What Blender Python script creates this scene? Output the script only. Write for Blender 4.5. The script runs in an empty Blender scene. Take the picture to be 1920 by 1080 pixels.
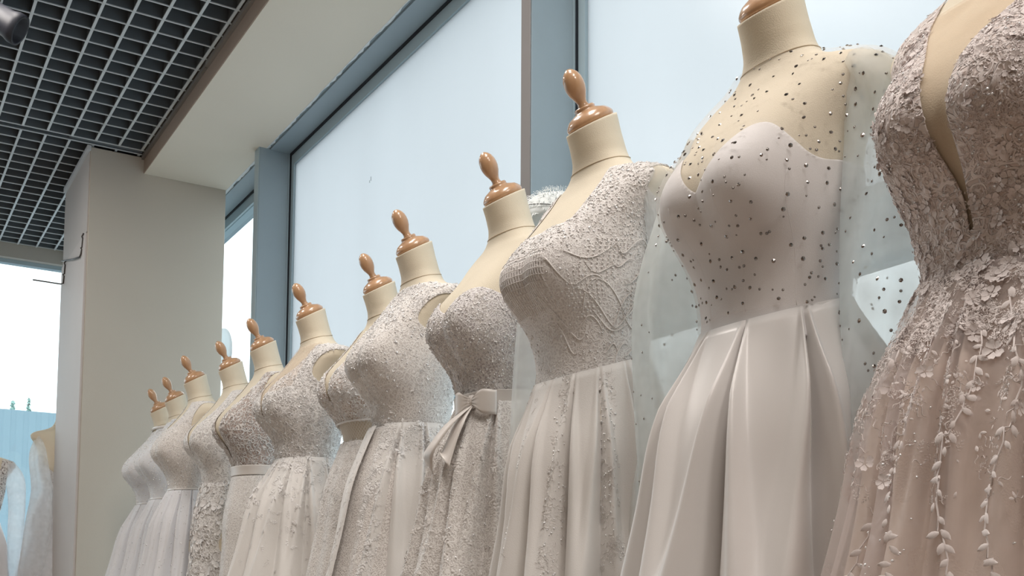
import bpy, math, random
import numpy as np
from mathutils import Matrix, Vector
C = bpy.context.scene
COL = C.collection
PI = math.pi
rng = np.random.default_rng(7)
random.seed(7)
ZC = 1.15            # camera height above the shop floor
S = 1.06             # room scale

# ------------------------------------------------------------------ camera, world, lights, exposure
yaw, pit, rol = math.radians(31.66), math.radians(4.518), math.radians(0.311)
fw = Vector((math.sin(yaw)*math.cos(pit), math.cos(yaw)*math.cos(pit), math.sin(pit)))
rt = Vector((math.cos(yaw), -math.sin(yaw), 0)); up = rt.cross(fw)
r2 = math.cos(rol)*rt + math.sin(rol)*up; u2 = math.cos(rol)*up - math.sin(rol)*rt
cam = bpy.data.cameras.new('camera'); cam_o = bpy.data.objects.new('camera', cam); COL.objects.link(cam_o)
cam.sensor_width = 36; cam.lens = 36*2016.1/1920; cam.shift_y = (948-540)/1920
cam.clip_start = .02; cam.clip_end = 300
cam_o.matrix_world = Matrix(((r2.x, u2.x, -fw.x, 0), (r2.y, u2.y, -fw.y, 0), (r2.z, u2.z, -fw.z, ZC), (0, 0, 0, 1)))
C.camera = cam_o
C.view_settings.view_transform = 'Standard'; C.view_settings.look = 'None'
C.view_settings.exposure = 0.18; C.view_settings.gamma = 1.0; C.view_settings.use_curve_mapping = False

W = bpy.data.worlds.new('overcast_sky'); C.world = W; W.use_nodes = True
bg = W.node_tree.nodes['Background']; bg.inputs[0].default_value = (.91, .96, 1.0, 1); bg.inputs[1].default_value = 2.1

def area(name, loc, size, sy, power, color, target):
    l = bpy.data.lights.new(name, 'AREA'); l.shape = 'RECTANGLE'; l.size = size; l.size_y = sy
    l.energy = power; l.color = color
    o = bpy.data.objects.new(name, l); COL.objects.link(o); o.location = loc
    o.rotation_euler = (Vector(target)-Vector(loc)).to_track_quat('-Z', 'Y').to_euler()
    return o
WARM = (1.0, .93, .865)
# ceiling panel lamps of the shop: a row over the aisle in front of the gowns, more over the room
for i, (x, y, p) in enumerate(((.70, -.9, 24), (.72, .35, 20), (.74, 1.6, 19), (.76, 2.9, 18), (.10, 4.4, 17), (-.05, 5.9, 10))):
    area('ceiling_lamp', (x, y, 3.60), .4, .9, p, WARM, (x+.25, y+.25, 0))
area('ceiling_lamp', (-3.2, 0, 3.6), 1.5, 3, 14, (1, .88, .74), (-3.0, 0, 0))
area('ceiling_lamp', (-3.2, 5, 3.6), 1.5, 3, 14, (1, .88, .74), (-3.0, 5, 0))

# ------------------------------------------------------------------ helpers
def mesh_np(name, V, F, mat=None, parent=None, smooth=True, loc=None):
    me = bpy.data.meshes.new(name)
    V = np.asarray(V, dtype=np.float32)
    if isinstance(F, np.ndarray):
        n, k = F.shape
        me.vertices.add(len(V)); me.vertices.foreach_set('co', V.ravel())
        me.loops.add(n*k); me.loops.foreach_set('vertex_index', F.astype(np.int32).ravel())
        me.polygons.add(n); me.polygons.foreach_set('loop_start', np.arange(0, n*k, k, dtype=np.int32))
        me.update(calc_edges=True)
    else:
        me.from_pydata([tuple(map(float, v)) for v in V], [], F)
    me.validate()
    if smooth: me.polygons.foreach_set('use_smooth', np.ones(len(me.polygons), dtype=bool))
    for m in (mat if isinstance(mat, (list, tuple)) else [mat]):
        if m: me.materials.append(m)
    return link(name, me, parent, loc)

def link(name, me, parent=None, loc=None):
    o = bpy.data.objects.new(name, me); COL.objects.link(o)
    if parent: o.parent = parent
    if loc is not None: o.location = loc
    return o

def thing(name, label, cat, loc, rz=0, group=None):
    o = bpy.data.objects.new(name, None); COL.objects.link(o); o.empty_display_size = .1
    o.location = loc; o.rotation_euler = (0, 0, rz); tag(o, label, cat, group); return o

def tag(o, label, cat, group=None):
    o['label'] = label; o['category'] = cat
    if group: o['group'] = group
    return o

class MB:
    def __init__(s): s.v = []; s.f = []
    def add(s, v, f):
        n = len(s.v); s.v += [tuple(p) for p in v]; s.f += [tuple(i+n for i in q) for q in f]; return s
    def box(s, a, b, bev=0):
        (x0, y0, z0), (x1, y1, z1) = a, b
        return s.add([(x0,y0,z0),(x1,y0,z0),(x1,y1,z0),(x0,y1,z0),(x0,y0,z1),(x1,y0,z1),(x1,y1,z1),(x0,y1,z1)],
                     [(0,3,2,1),(4,5,6,7),(0,1,5,4),(1,2,6,5),(2,3,7,6),(3,0,4,7)])
    def tube(s, pts, r, n=8, cap=True):
        pts = [Vector(p) for p in pts]; rr = r if isinstance(r, (list, tuple)) else [r]*len(pts)
        base = len(s.v); prev = None
        for i, p in enumerate(pts):
            t = (pts[min(i+1, len(pts)-1)]-pts[max(i-1, 0)]).normalized()
            a = t.orthogonal().normalized() if prev is None else (prev-t*prev.dot(t)).normalized()
            prev = a; b = t.cross(a)
            for k in range(n):
                w = 2*PI*k/n; s.v.append(tuple(p+rr[i]*(a*math.cos(w)+b*math.sin(w))))
        for i in range(len(pts)-1):
            for k in range(n):
                s.f.append((base+i*n+k, base+i*n+(k+1)%n, base+(i+1)*n+(k+1)%n, base+(i+1)*n+k))
        if cap:
            s.f.append(tuple(base+k for k in reversed(range(n)))); e = base+(len(pts)-1)*n
            s.f.append(tuple(e+k for k in range(n)))
        return s
    def lathe(s, prof, n=32):
        base = len(s.v)
        for (r, z) in prof:
            for k in range(n): s.v.append((r*math.cos(2*PI*k/n), r*math.sin(2*PI*k/n), z))
        for i in range(len(prof)-1):
            for k in range(n):
                s.f.append((base+i*n+k, base+i*n+(k+1)%n, base+(i+1)*n+(k+1)%n, base+(i+1)*n+k))
        s.f.append(tuple(base+k for k in reversed(range(n)))); e = base+(len(prof)-1)*n
        s.f.append(tuple(e+k for k in range(n)))
        return s
    def xf(s, M): s.v = [tuple(M @ Vector(p)) for p in s.v]; return s
    def build(s, name, mat, parent=None, smooth=False, bev=0, kind=None):
        o = mesh_np(name, s.v, s.f, mat, parent, smooth)
        if bev:
            m = o.modifiers.new('bevel', 'BEVEL'); m.width = bev; m.segments = 2; m.limit_method = 'ANGLE'
        if kind: o['kind'] = kind
        return o

# ------------------------------------------------------------------ materials
def new_mat(name):
    m = bpy.data.materials.new(name); m.use_nodes = True
    return m, m.node_tree, m.node_tree.nodes['Principled BSDF'], m.node_tree.nodes['Material Output']
def N(nt, t, **kw):
    n = nt.nodes.new(t)
    for k, v in kw.items():
        if k.startswith('i_'): n.inputs[int(k[2:]) if k[2:].isdigit() else k[2:].replace('_', ' ')].default_value = v
        else: setattr(n, k, v)
    return n
def c4(c): return (c[0], c[1], c[2], 1)
def plain(name, col, rough=.6, var=.06, scale=6, bump=.0, bscale=120, metal=0, sheen=0, coat=0):
    m, nt, p, out = new_mat(name)
    tc = N(nt, 'ShaderNodeTexCoord'); nz = N(nt, 'ShaderNodeTexNoise'); nz.inputs['Scale'].default_value = scale; nz.inputs['Detail'].default_value = 4
    nt.links.new(tc.outputs['Object'], nz.inputs['Vector'])
    mx = N(nt, 'ShaderNodeMix', data_type='RGBA')
    mx.inputs[6].default_value = c4([x*(1-var) for x in col]); mx.inputs[7].default_value = c4([min(1, x*(1+var)) for x in col])
    nt.links.new(nz.outputs[0], mx.inputs[0]); nt.links.new(mx.outputs[2], p.inputs['Base Color'])
    p.inputs['Roughness'].default_value = rough; p.inputs['Metallic'].default_value = metal
    if sheen: p.inputs['Sheen Weight'].default_value = sheen; p.inputs['Sheen Roughness'].default_value = .4
    if coat: p.inputs['Coat Weight'].default_value = coat; p.inputs['Coat Roughness'].default_value = .08
    if bump:
        n2 = N(nt, 'ShaderNodeTexNoise'); n2.inputs['Scale'].default_value = bscale; n2.inputs['Detail'].default_value = 3
        nt.links.new(tc.outputs['Object'], n2.inputs['Vector'])
        b = N(nt, 'ShaderNodeBump'); b.inputs['Strength'].default_value = bump; b.inputs['Distance'].default_value = .002
        nt.links.new(n2.outputs[0], b.inputs['Height']); nt.links.new(b.outputs[0], p.inputs['Normal'])
    return m
def lace(name, base, thread, scale=60, cover=.5, bump=.8, rough=.6, dist=1.2):
    """lace cloth: curling raised threads over a ground cloth"""
    m, nt, p, out = new_mat(name); L = nt.links.new
    tc = N(nt, 'ShaderNodeTexCoord')
    nz = N(nt, 'ShaderNodeTexNoise'); nz.inputs['Scale'].default_value = scale*.45; nz.inputs['Detail'].default_value = 1
    L(tc.outputs['Object'], nz.inputs['Vector'])
    sc = N(nt, 'ShaderNodeVectorMath', operation='SCALE'); sc.inputs[3].default_value = dist/scale
    L(nz.outputs['Color'], sc.inputs[0])
    ad = N(nt, 'ShaderNodeVectorMath', operation='ADD'); L(tc.outputs['Object'], ad.inputs[0]); L(sc.outputs[0], ad.inputs[1])
    vo = N(nt, 'ShaderNodeTexVoronoi', feature='DISTANCE_TO_EDGE'); vo.inputs['Scale'].default_value = scale
    L(ad.outputs[0], vo.inputs['Vector'])
    v2 = N(nt, 'ShaderNodeTexVoronoi', feature='F1'); v2.inputs['Scale'].default_value = scale*.5; L(ad.outputs[0], v2.inputs['Vector'])
    wv = N(nt, 'ShaderNodeMath', operation='SINE'); mu = N(nt, 'ShaderNodeMath', operation='MULTIPLY'); mu.inputs[1].default_value = 22
    L(v2.outputs['Distance'], mu.inputs[0]); L(mu.outputs[0], wv.inputs[0])
    r1 = N(nt, 'ShaderNodeMapRange'); r1.inputs[1].default_value = .02; r1.inputs[2].default_value = .16*cover+.06; r1.inputs[3].default_value = 1; r1.inputs[4].default_value = 0
    L(vo.outputs['Distance'], r1.inputs[0])
    r2 = N(nt, 'ShaderNodeMapRange'); r2.inputs[1].default_value = .7-cover; r2.inputs[2].default_value = 1.1-cover
    L(wv.outputs[0], r2.inputs[0])
    mxm = N(nt, 'ShaderNodeMath', operation='MAXIMUM'); L(r1.outputs[0], mxm.inputs[0]); L(r2.outputs[0], mxm.inputs[1])
    mx = N(nt, 'ShaderNodeMix', data_type='RGBA'); mx.inputs[6].default_value = c4(base); mx.inputs[7].default_value = c4(thread)
    L(mxm.outputs[0], mx.inputs[0]); L(mx.outputs[2], p.inputs['Base Color'])
    b = N(nt, 'ShaderNodeBump'); b.inputs['Strength'].default_value = bump; b.inputs['Distance'].default_value = .0035
    L(mxm.outputs[0], b.inputs['Height']); L(b.outputs[0], p.inputs['Normal'])
    p.inputs['Roughness'].default_value = rough; p.inputs['Sheen Weight'].default_value = .15
    return m
def sheer(name, col, opac=.35, through=.45):
    """fine tulle: part of the light passes straight through the mesh of threads"""
    m, nt, p, out = new_mat(name); L = nt.links.new
    nt.nodes.remove(p)
    tr = N(nt, 'ShaderNodeBsdfTransparent'); df = N(nt, 'ShaderNodeBsdfDiffuse'); tl = N(nt, 'ShaderNodeBsdfTranslucent')
    df.inputs[0].default_value = c4(col); tl.inputs[0].default_value = c4(col)
    m1 = N(nt, 'ShaderNodeMixShader'); m1.inputs[0].default_value = through; L(df.outputs[0], m1.inputs[1]); L(tl.outputs[0], m1.inputs[2])
    m2 = N(nt, 'ShaderNodeMixShader'); L(tr.outputs[0], m2.inputs[1]); L(m1.outputs[0], m2.inputs[2])
    tc = N(nt, 'ShaderNodeTexCoord'); nz = N(nt, 'ShaderNodeTexNoise'); nz.inputs['Scale'].default_value = 14
    L(tc.outputs['Object'], nz.inputs['Vector'])
    mr = N(nt, 'ShaderNodeMapRange'); mr.inputs[1].default_value = .3; mr.inputs[2].default_value = .7
    mr.inputs[3].default_value = opac*.8; mr.inputs[4].default_value = opac*1.2
    L(nz.outputs[0], mr.inputs[0]); L(mr.outputs[0], m2.inputs[0]); L(m2.outputs[0], out.inputs[0])
    return m
def net_mat(name, col, scale=70):
    """open diamond net: cords with holes between"""
    m, nt, p, out = new_mat(name); L = nt.links.new
    p.inputs['Base Color'].default_value = c4(col); p.inputs['Roughness'].default_value = .6
    tc = N(nt, 'ShaderNodeTexCoord'); sx = N(nt, 'ShaderNodeSeparateXYZ'); L(tc.outputs['UV'], sx.inputs[0])
    res = []
    for op in ('ADD', 'SUBTRACT'):
        a = N(nt, 'ShaderNodeMath', operation=op); L(sx.outputs[0], a.inputs[0]); L(sx.outputs[1], a.inputs[1])
        b = N(nt, 'ShaderNodeMath', operation='MULTIPLY'); b.inputs[1].default_value = scale; L(a.outputs[0], b.inputs[0])
        c = N(nt, 'ShaderNodeMath', operation='FRACT'); L(b.outputs[0], c.inputs[0])
        d = N(nt, 'ShaderNodeMath', operation='LESS_THAN'); d.inputs[1].default_value = .22; L(c.outputs[0], d.inputs[0]); res.append(d)
    mxm = N(nt, 'ShaderNodeMath', operation='MAXIMUM'); L(res[0].outputs[0], mxm.inputs[0]); L(res[1].outputs[0], mxm.inputs[1])
    tr = N(nt, 'ShaderNodeBsdfTransparent'); ms = N(nt, 'ShaderNodeMixShader')
    L(mxm.outputs[0], ms.inputs[0]); L(tr.outputs[0], ms.inputs[1]); L(p.outputs[0], ms.inputs[2]); L(ms.outputs[0], out.inputs[0])
    return m
def wood_mat(name, a, b):
    m, nt, p, out = new_mat(name); L = nt.links.new
    tc = N(nt, 'ShaderNodeTexCoord'); mp = N(nt, 'ShaderNodeMapping'); mp.inputs['Scale'].default_value = (40, 40, 6)
    nz = N(nt, 'ShaderNodeTexNoise'); nz.inputs['Scale'].default_value = 2.2; nz.inputs['Detail'].default_value = 5
    L(tc.outputs['Object'], mp.inputs[0]); L(mp.outputs[0], nz.inputs['Vector'])
    mx = N(nt, 'ShaderNodeMix', data_type='RGBA'); mx.inputs[6].default_value = c4(a); mx.inputs[7].default_value = c4(b)
    L(nz.outputs[0], mx.inputs[0]); L(mx.outputs[2], p.inputs['Base Color'])
    p.inputs['Roughness'].default_value = .32; p.inputs['Coat Weight'].default_value = .7; p.inputs['Coat Roughness'].default_value = .07
    return m
def frosted(name, col):
    m, nt, p, out = new_mat(name); L = nt.links.new; nt.nodes.remove(p)
    tl = N(nt, 'ShaderNodeBsdfTranslucent'); df = N(nt, 'ShaderNodeBsdfDiffuse'); gl = N(nt, 'ShaderNodeBsdfGlossy')
    tc = N(nt, 'ShaderNodeTexCoord'); mp = N(nt, 'ShaderNodeMapping'); mp.inputs['Scale'].default_value = (1, 1.2, .25)
    nz = N(nt, 'ShaderNodeTexNoise'); nz.inputs['Scale'].default_value = 1.6; nz.inputs['Detail'].default_value = 3
    L(tc.outputs['Object'], mp.inputs[0]); L(mp.outputs[0], nz.inputs['Vector'])
    mx = N(nt, 'ShaderNodeMix', data_type='RGBA'); mx.inputs[6].default_value = c4([x*.94 for x in col]); mx.inputs[7].default_value = c4([min(1, x*1.05) for x in col])
    L(nz.outputs[0], mx.inputs[0]); L(mx.outputs[2], tl.inputs[0]); df.inputs[0].default_value = c4([x*.9 for x in col])
    gl.inputs['Roughness'].default_value = .25; gl.inputs[0].default_value = (.6, .6, .6, 1)
    a = N(nt, 'ShaderNodeMixShader'); a.inputs[0].default_value = .16; L(tl.outputs[0], a.inputs[1]); L(df.outputs[0], a.inputs[2])
    b = N(nt, 'ShaderNodeMixShader'); b.inputs[0].default_value = .03; L(a.outputs[0], b.inputs[1]); L(gl.outputs[0], b.inputs[2])
    L(b.outputs[0], out.inputs[0]); return m
def clear_glass(name):
    m, nt, p, out = new_mat(name); L = nt.links.new; nt.nodes.remove(p)
    tr = N(nt, 'ShaderNodeBsdfTransparent'); tr.inputs[0].default_value = (.93, .97, .97, 1)
    gl = N(nt, 'ShaderNodeBsdfGlossy'); gl.inputs['Roughness'].default_value = .02
    a = N(nt, 'ShaderNodeMixShader'); a.inputs[0].default_value = .05; L(tr.outputs[0], a.inputs[1]); L(gl.outputs[0], a.inputs[2])
    L(a.outputs[0], out.inputs[0]); return m

M_wall = plain('cream_painted_plaster', (.52, .485, .425), .85, .03, 3, .15, 180)
M_back = plain('beige_wall_paint', (.52, .45, .37), .85, .03, 3, .15, 180)
M_soffit = plain('painted_soffit', (.78, .74, .645), .85, .03, 2, .12, 180)
M_fascia = plain('tan_fascia_paint', (.36, .29, .24), .8, .05, 4)
M_floor = plain('brown_wood_laminate', (.34, .23, .16), .4, .12, 2)
M_plenum = plain('black_ceiling_void', (.04, .046, .055), .9, .1, 3)
M_web = plain('charcoal_grid_web', (.15, .18, .205), .6, .1, 5)
M_flange = plain('pale_grey_grid_edge', (.66, .73, .77), .5, .05, 5)
M_frame = plain('blue_grey_aluminium', (.30, .38, .43), .45, .04, 8)
M_frame_l = plain('light_blue_grey_aluminium', (.36, .47, .53), .45, .04, 8)
M_mull = plain('grey_brown_mullion_face', (.20, .19, .19), .5, .04, 8)
M_gasket = plain('black_gasket', (.006, .009, .016), .6, .1, 8)
M_plaster = plain('rough_white_plaster', (.75, .80, .82), .95, .1, 40, .9, 70)
M_glass = clear_glass('clear_glass')
M_frost = frosted('frosted_film', (.765, .80, .815))
M_iron = plain('dark_metal_and_cap_shade', (.09, .085, .08), .45, .1, 30, metal=.6)
M_track = plain('black_lamp_paint', (.014, .016, .024), .5, .1, 20)
M_fence = plain('blue_grey_sheet_metal', (.25, .37, .44), .6, .05, 1.5)
M_tarmac = plain('outdoor_paving', (.35, .36, .37), .9, .1, 2)
M_fir = plain('hazed_fir_needles', (.28, .46, .42), .8, .2, 4)  # paler than real needles: outdoor haze and glare put into the colour
M_wood = wood_mat('varnished_beech', (.44, .245, .13), (.60, .37, .21))
M_form = plain('cream_jersey', (.73, .655, .52), .9, .035, 18, .35, 500, sheen=.12)
M_seam = plain('cream_seam_thread', (.48, .39, .27), .9, .05, 40)
M_stand = plain('chrome_stand', (.6, .6, .6), .25, .02, 9, metal=1)
M_podium = plain('white_podium', (.6, .57, .53), .6, .03, 3)

# ------------------------------------------------------------------ setting
def P(x, y, z): return (x*S, y*S, z*S+ZC)      # room point given in unscaled camera-height units
XI, XG = 1.757*S, 1.90*S        # inner soffit edge, glass plane
ZT, ZS = 2.385*S+ZC, 2.288*S+ZC  # ceiling grid, soffit underside
YB = 8.05*S                     # far wall line
XL, Y0 = -5.0, -4.0             # rest of the shop
def struct(o): o['kind'] = 'structure'; return o
struct(MB().box((XL, Y0, -.1), (XG+.15, YB+.3, 0)).build('floor', M_floor))
struct(MB().box((XL-.1, Y0, 0), (XL, YB+.3, ZT+.3)).build('wall_left', M_back))
struct(MB().box((XL, Y0-.1, 0), (XG+.15, Y0, ZT+.3)).build('wall_rear', M_back))
# ceiling: dark void over an open cell grid
ceil = MB().box((XL, Y0, ZT+.16), (XG+.15, YB+.3, ZT+.3)).build('ceiling', M_plenum); struct(ceil)
XE = 1.297*S
def bar_mesh(L, w, h, axis):
    # web (dark) with a slim pale flange along its lower edge
    b = MB(); t = w*.36
    if axis == 'y':
        b.box((-t/2, 0, .006), (t/2, L, h)); n = len(b.f); b.box((-w/2, 0, 0), (w/2, L, .006))
    else:
        b.box((0, -t/2, .005), (L, t/2, h)); n = len(b.f); b.box((0, -w/2, 0), (L, w/2, .005))
    me = bpy.data.meshes.new('grid_bar'); me.from_pydata(b.v, [], b.f); me.materials.append(M_web); me.materials.append(M_flange)
    for i, p in enumerate(me.polygons): p.material_index = 0 if i < n else 1
    return me
pitch = .1195*S
near_end, far_start = 5.925*S, 5.984*S
xs = [.667*S+pitch*k for k in range(-14, 6)]
lm_near = bar_mesh(near_end-.4*S-1.2, .0125, .075, 'y'); lm_far = bar_mesh(YB-far_start, .012, .075, 'y')
for x in xs:
    link('grid_bar', lm_near, ceil, (x, .4*S+1.2, ZT))
    if x < 1.02*S or True: link('grid_bar', lm_far, ceil, (x, far_start, ZT))
cm = bar_mesh(XE-xs[0]-.020, .0068, .075, 'x')
y = near_end
k = 0
while y > 1.7:
    link('grid_bar', cm, ceil, (xs[0], y, ZT)); y -= .1205*S
y = far_start
while y < YB-.01:
    link('grid_bar', cm, ceil, (xs[0], y, ZT)); y += .1205*S
# bulkhead: fascia and soffit
bulk = MB().box((XE, Y0, ZS), (XI, YB, ZT+.16)).build('trim_1', M_soffit); struct(bulk)
MB().box((XE-.004, Y0, ZS+.002), (XE-.0005, 6.0*S, ZT-.02)).build('fascia', M_fascia, bulk)
MB().box((XE-.020, Y0, ZT-.022), (XE-.004, 4.75*S, ZT+.004)).build('edge_channel', plain('grey_edge_channel', (.24,.225,.21), .6), bulk)
MB().box((XE-.018, 4.76*S, ZT-.020), (XE-.004, 6.0*S, ZT+.004)).build('edge_channel', plain('grey_edge_channel_worn', (.20,.19,.18), .6), bulk)
MB().box((.90*S, 5.932*S, ZT+.012), (XE-.02, 5.998*S, ZT+.05)).build('filler_plate', M_web, bulk)
# recess head above the windows
struct(MB().box((XI, Y0, ZS+.006), (XG+.15, YB+.3, ZT+.16)).build('trim_2', M_frame))
pl = MB()
for (a, b_) in ((3.2, 5.32), (5.40, 6.35)):      # rough plaster left along the soffit edge
    n = int((b_-a)*30)
    prev = None
    for i in range(n+1):
        yy = (a+(b_-a)*i/n)*S
        w = (.004+.016*abs(math.sin(i*1.7)*math.sin(i*.37+1)))*(1 if a < 5 else 2.2)
        q = [(XI-.002, yy, ZS-.001), (XI-.002, yy, ZS+.008), (XI+w, yy, ZS+.0055-.003*random.random()), (XI+.002, yy, ZS-.002*random.random())]
        base = len(pl.v); pl.v += q
        if i:
            for j in range(4): pl.f.append((base-4+j, base-4+(j+1) % 4, base+(j+1) % 4, base+j))
o = pl.build('plaster_edge', M_plaster, bulk); o['kind'] = 'stuff'
# column
col = MB().box((1.016*S, 6.0*S, 0), (XI-.003, 6.76*S, ZT-.006)).build('wall_column', M_wall, bev=.004); struct(col)
side = MB().box((1.016*S-.012, 6.012*S, 0), (1.016*S+.001, 6.76*S, 1.905*S+ZC)).build('corner_panel', plain('pale_grey_cladding', (.60,.57,.56), .6, .03, 4), col, bev=.002)
MB().box((1.016*S-.006, 6.012*S, 1.912*S+ZC), (1.016*S+.001, 6.76*S, ZT-.03)).build('upper_panel', plain('pale_grey_cladding_upper', (.55,.53,.52), .6, .03, 4), col, bev=.002)
MB().box((1.016*S-.022, 5.99*S, ZT-.030), (1.016*S+.0, 6.74*S, ZT-.002)).build('ceiling_angle', plain('white_angle_trim', (.62,.66,.70), .5), col, bev=.002)
def hook(pts, label):
    o = MB().tube(pts, .0045, 6).build('wire_bracket', M_iron, smooth=True); tag(o, label, 'bracket'); return o
xh = 1.016*S-.008
hook([(xh-.004, 6.06*S, 2.03+ZC), (xh-.012, 6.065*S, 2.01+ZC), (xh-.006, 6.07*S, 2.0+ZC), (xh-.006, 6.085*S, 1.955+ZC), (xh-.012, 6.088*S, 1.95+ZC), (xh-.006, 6.09*S, 1.944+ZC),
      (xh-.008, 6.10*S, 1.918+ZC), (xh-.012, 6.115*S, 1.905+ZC), (xh-.012, 6.30*S, 1.945+ZC), (xh-.010, 6.72*S, 2.05+ZC)],
     'dark bent metal bracket near the column corner, higher of the two on its side face')
hook([(1.016*S-.014, 6.60*S, 2.02+ZC), (1.016*S-.022, 6.605*S, 2.005+ZC), (1.016*S-.016, 6.615*S, 1.995+ZC), (1.016*S-.016, 6.63*S, 1.945+ZC), (1.016*S-.022, 6.635*S, 1.94+ZC), (1.016*S-.016, 6.64*S, 1.933+ZC),
      (1.016*S-.016, 6.655*S, 1.89+ZC), (1.016*S-.03, 6.66*S, 1.885+ZC), (1.016*S-.19, 6.66*S, 1.887+ZC)],
     'thin metal bracket with a long arm reaching left from the column over the bright window')
# window wall (right): posts, frosted panes, rails
def window(n, y0, y1, mat, sill):
    fr = MB()
    d0, d1 = XG-.012, XG+.05
    fr.box((d0, y0, ZS-.075), (d1, y1, ZS+.004)).box((d0, y0, 0), (d1, y1, sill))
    fr.box((d0, y0, sill), (d1, y0+.022, ZS-.075)).box((d0, y1-.050, sill), (d1, y1, ZS-.075))
    w = fr.build('window_%d' % n, M_frame_l); struct(w)
    g = MB().box((XI+.02, y0, ZS-.004), (XG-.02, y1, ZS+.006)).build('recess_lining', M_frame, w)
    MB().box((XG-.020, y0, ZS-.016), (XG-.012, y1, ZS+.006)).build('gasket', M_gasket, w)
    MB().box((XG-.020, y1-.012, sill), (XG-.012, y1-.004, ZS-.016)).build('gasket', M_gasket, w)
    MB().box((XG-.0205, y0+.002, sill), (XG-.012, y0+.018, ZS-.016)).build('gasket', M_gasket, w)
    return w
YM0, YM1 = 2.690*S, 2.745*S
YP0, YP1 = 5.300*S, 5.370*S
SILL = .42
ZR0, ZR1 = .765+ZC, .95+ZC
w1 = window(1, .06*S, YM0, M_frost, SILL)
w2 = window(2, YM1, YP0, M_frost, SILL)
w3 = window(3, YP1, YB, M_glass, SILL)
for w, a, b_ in ((w1, .06*S, YM0), (w2, YM1, YP0)):
    MB().box((XG, a+.022, ZR1), (XG+.008, b_-.050, ZS-.075)).build('frosted_pane', M_frost, w)
    MB().box((XG-.02, a, ZR0+.025), (XG+.05, b_, ZR1)).build('transom_rail', M_frame, w, bev=.002)
    MB().box((XG-.035, a, ZR0), (XG+.05, b_, ZR0+.025)).build('transom_lip', M_frame_l, w, bev=.002)
    MB().box((XG, a+.022, SILL), (XG+.008, b_-.050, ZR0)).build('clear_pane', M_glass, w)
MB().box((XG, YP1+.022, SILL), (XG+.008, YB-.050, ZS-.075)).build('clear_pane', M_glass, w3)
# dark scratches on the frosted film
for (yy, zz, l) in ((4.545, 1.92, .02), (4.56, 1.915, .012)):
    MB().box((XG-.0012, yy, zz+ZC), (XG-.0002, yy+.0022, zz+l+ZC)).build('scratch', M_gasket, w2)
def post(n, y0, y1, face):
    o = MB().box((1.72*S, y0, 0), (XG+.05, y1, ZS+.004)).build('trim_%d' % n, M_frame, bev=.003); struct(o)
    MB().box((1.72*S-.004, y0+.001, 0), (1.72*S-.0003, y1-.001, ZS+.003)).build('cover_strip', face, o, bev=.0015)
    MB().box((XG-.026, y0-.006, SILL), (XG-.012, y0-.0005, ZS)).build('bead', M_frame_l, o)
    return o
post(3, YP0, YP1, M_frame_l); post(4, YM0, YM1, M_mull); post(5, 0.0, .06*S, M_mull)
struct(MB().box((XG-.06, Y0, 0), (XG+.15, 0.0, ZS+.004)).build('wall_right', M_back))
# far window wall
f1 = MB().box((-4.9, YB, ZS), (XG, YB+.12, ZT+.16)).build('trim_6', plain('beam_paint', (.50, .49, .45), .7, .03, 3)); struct(f1)
w4 = MB().box((-4.95, YB+.05, ZS-.03), (XG, YB+.11, ZS)).box((-4.95, YB+.05, 0), (XG, YB+.11, .35)).box((XG-.05, YB+.05, .35), (XG, YB+.11, ZS-.03)).build('window_4', M_frame_l); struct(w4)
MB().box((-1.12, YB+.04, .35), (-1.06, YB+.12, ZS-.03)).build('mullion', M_frame_l, w4)
MB().box((-1.06, YB+.075, .35), (XG-.05, YB+.083, ZS-.03)).build('clear_pane', M_glass, w4)
MB().box((-4.95, YB+.075, .35), (-1.12, YB+.083, ZS-.03)).build('clear_pane', M_glass, w4)
# podium under the row of forms
PZ = .50
struct(MB().box((.55, 1.0, 0), (1.80, 5.98*S, PZ)).build('trim_7', M_podium, bev=.01))
struct(MB().box((.55, .2, 0), (1.80, .995, PZ-.035)).build('trim_11', M_podium, bev=.01))
# outside
struct(MB().box((-60, YB+.4, -.25), (60, 90, -.15)).box((XG+.3, -40, -.25), (60, YB+.4, -.15)).build('trim_8', M_tarmac))
fe = thing('sheet_metal_fence', 'tall blue grey sheet metal fence outside beyond the far window', 'fence', (2.5, 20.0, -.15))
FW = .20
pm = MB()
prof = [(0, 0), (.03, 0), (.05, -.012), (.15, -.012), (.17, 0), (.20, 0)]
for (a, b2), (c, d) in zip(prof[:-1], prof[1:]):
    pm.add([(a, b2, 0), (c, d, 0), (c, d, 4.34), (a, b2, 4.34), (a, b2+.004, 0), (c, d+.004, 0), (c, d+.004, 4.34), (a, b2+.004, 4.34)],
           [(0,1,2,3), (7,6,5,4), (3,2,6,7), (0,4,5,1)])
pme = bpy.data.meshes.new('fence_panel'); pme.from_pydata(pm.v, [], pm.f); pme.materials.append(M_fence)
for i in range(-26, 26):
    link('fence_panel', pme, fe, (i*FW, .15*0, 0))
MB().box((-5.2, .01, 1.2), (5.2, .06, 1.26)).box((-5.2, .01, 3.6), (5.2, .06, 3.66)).build('fence_rail', M_fence, fe)
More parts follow.
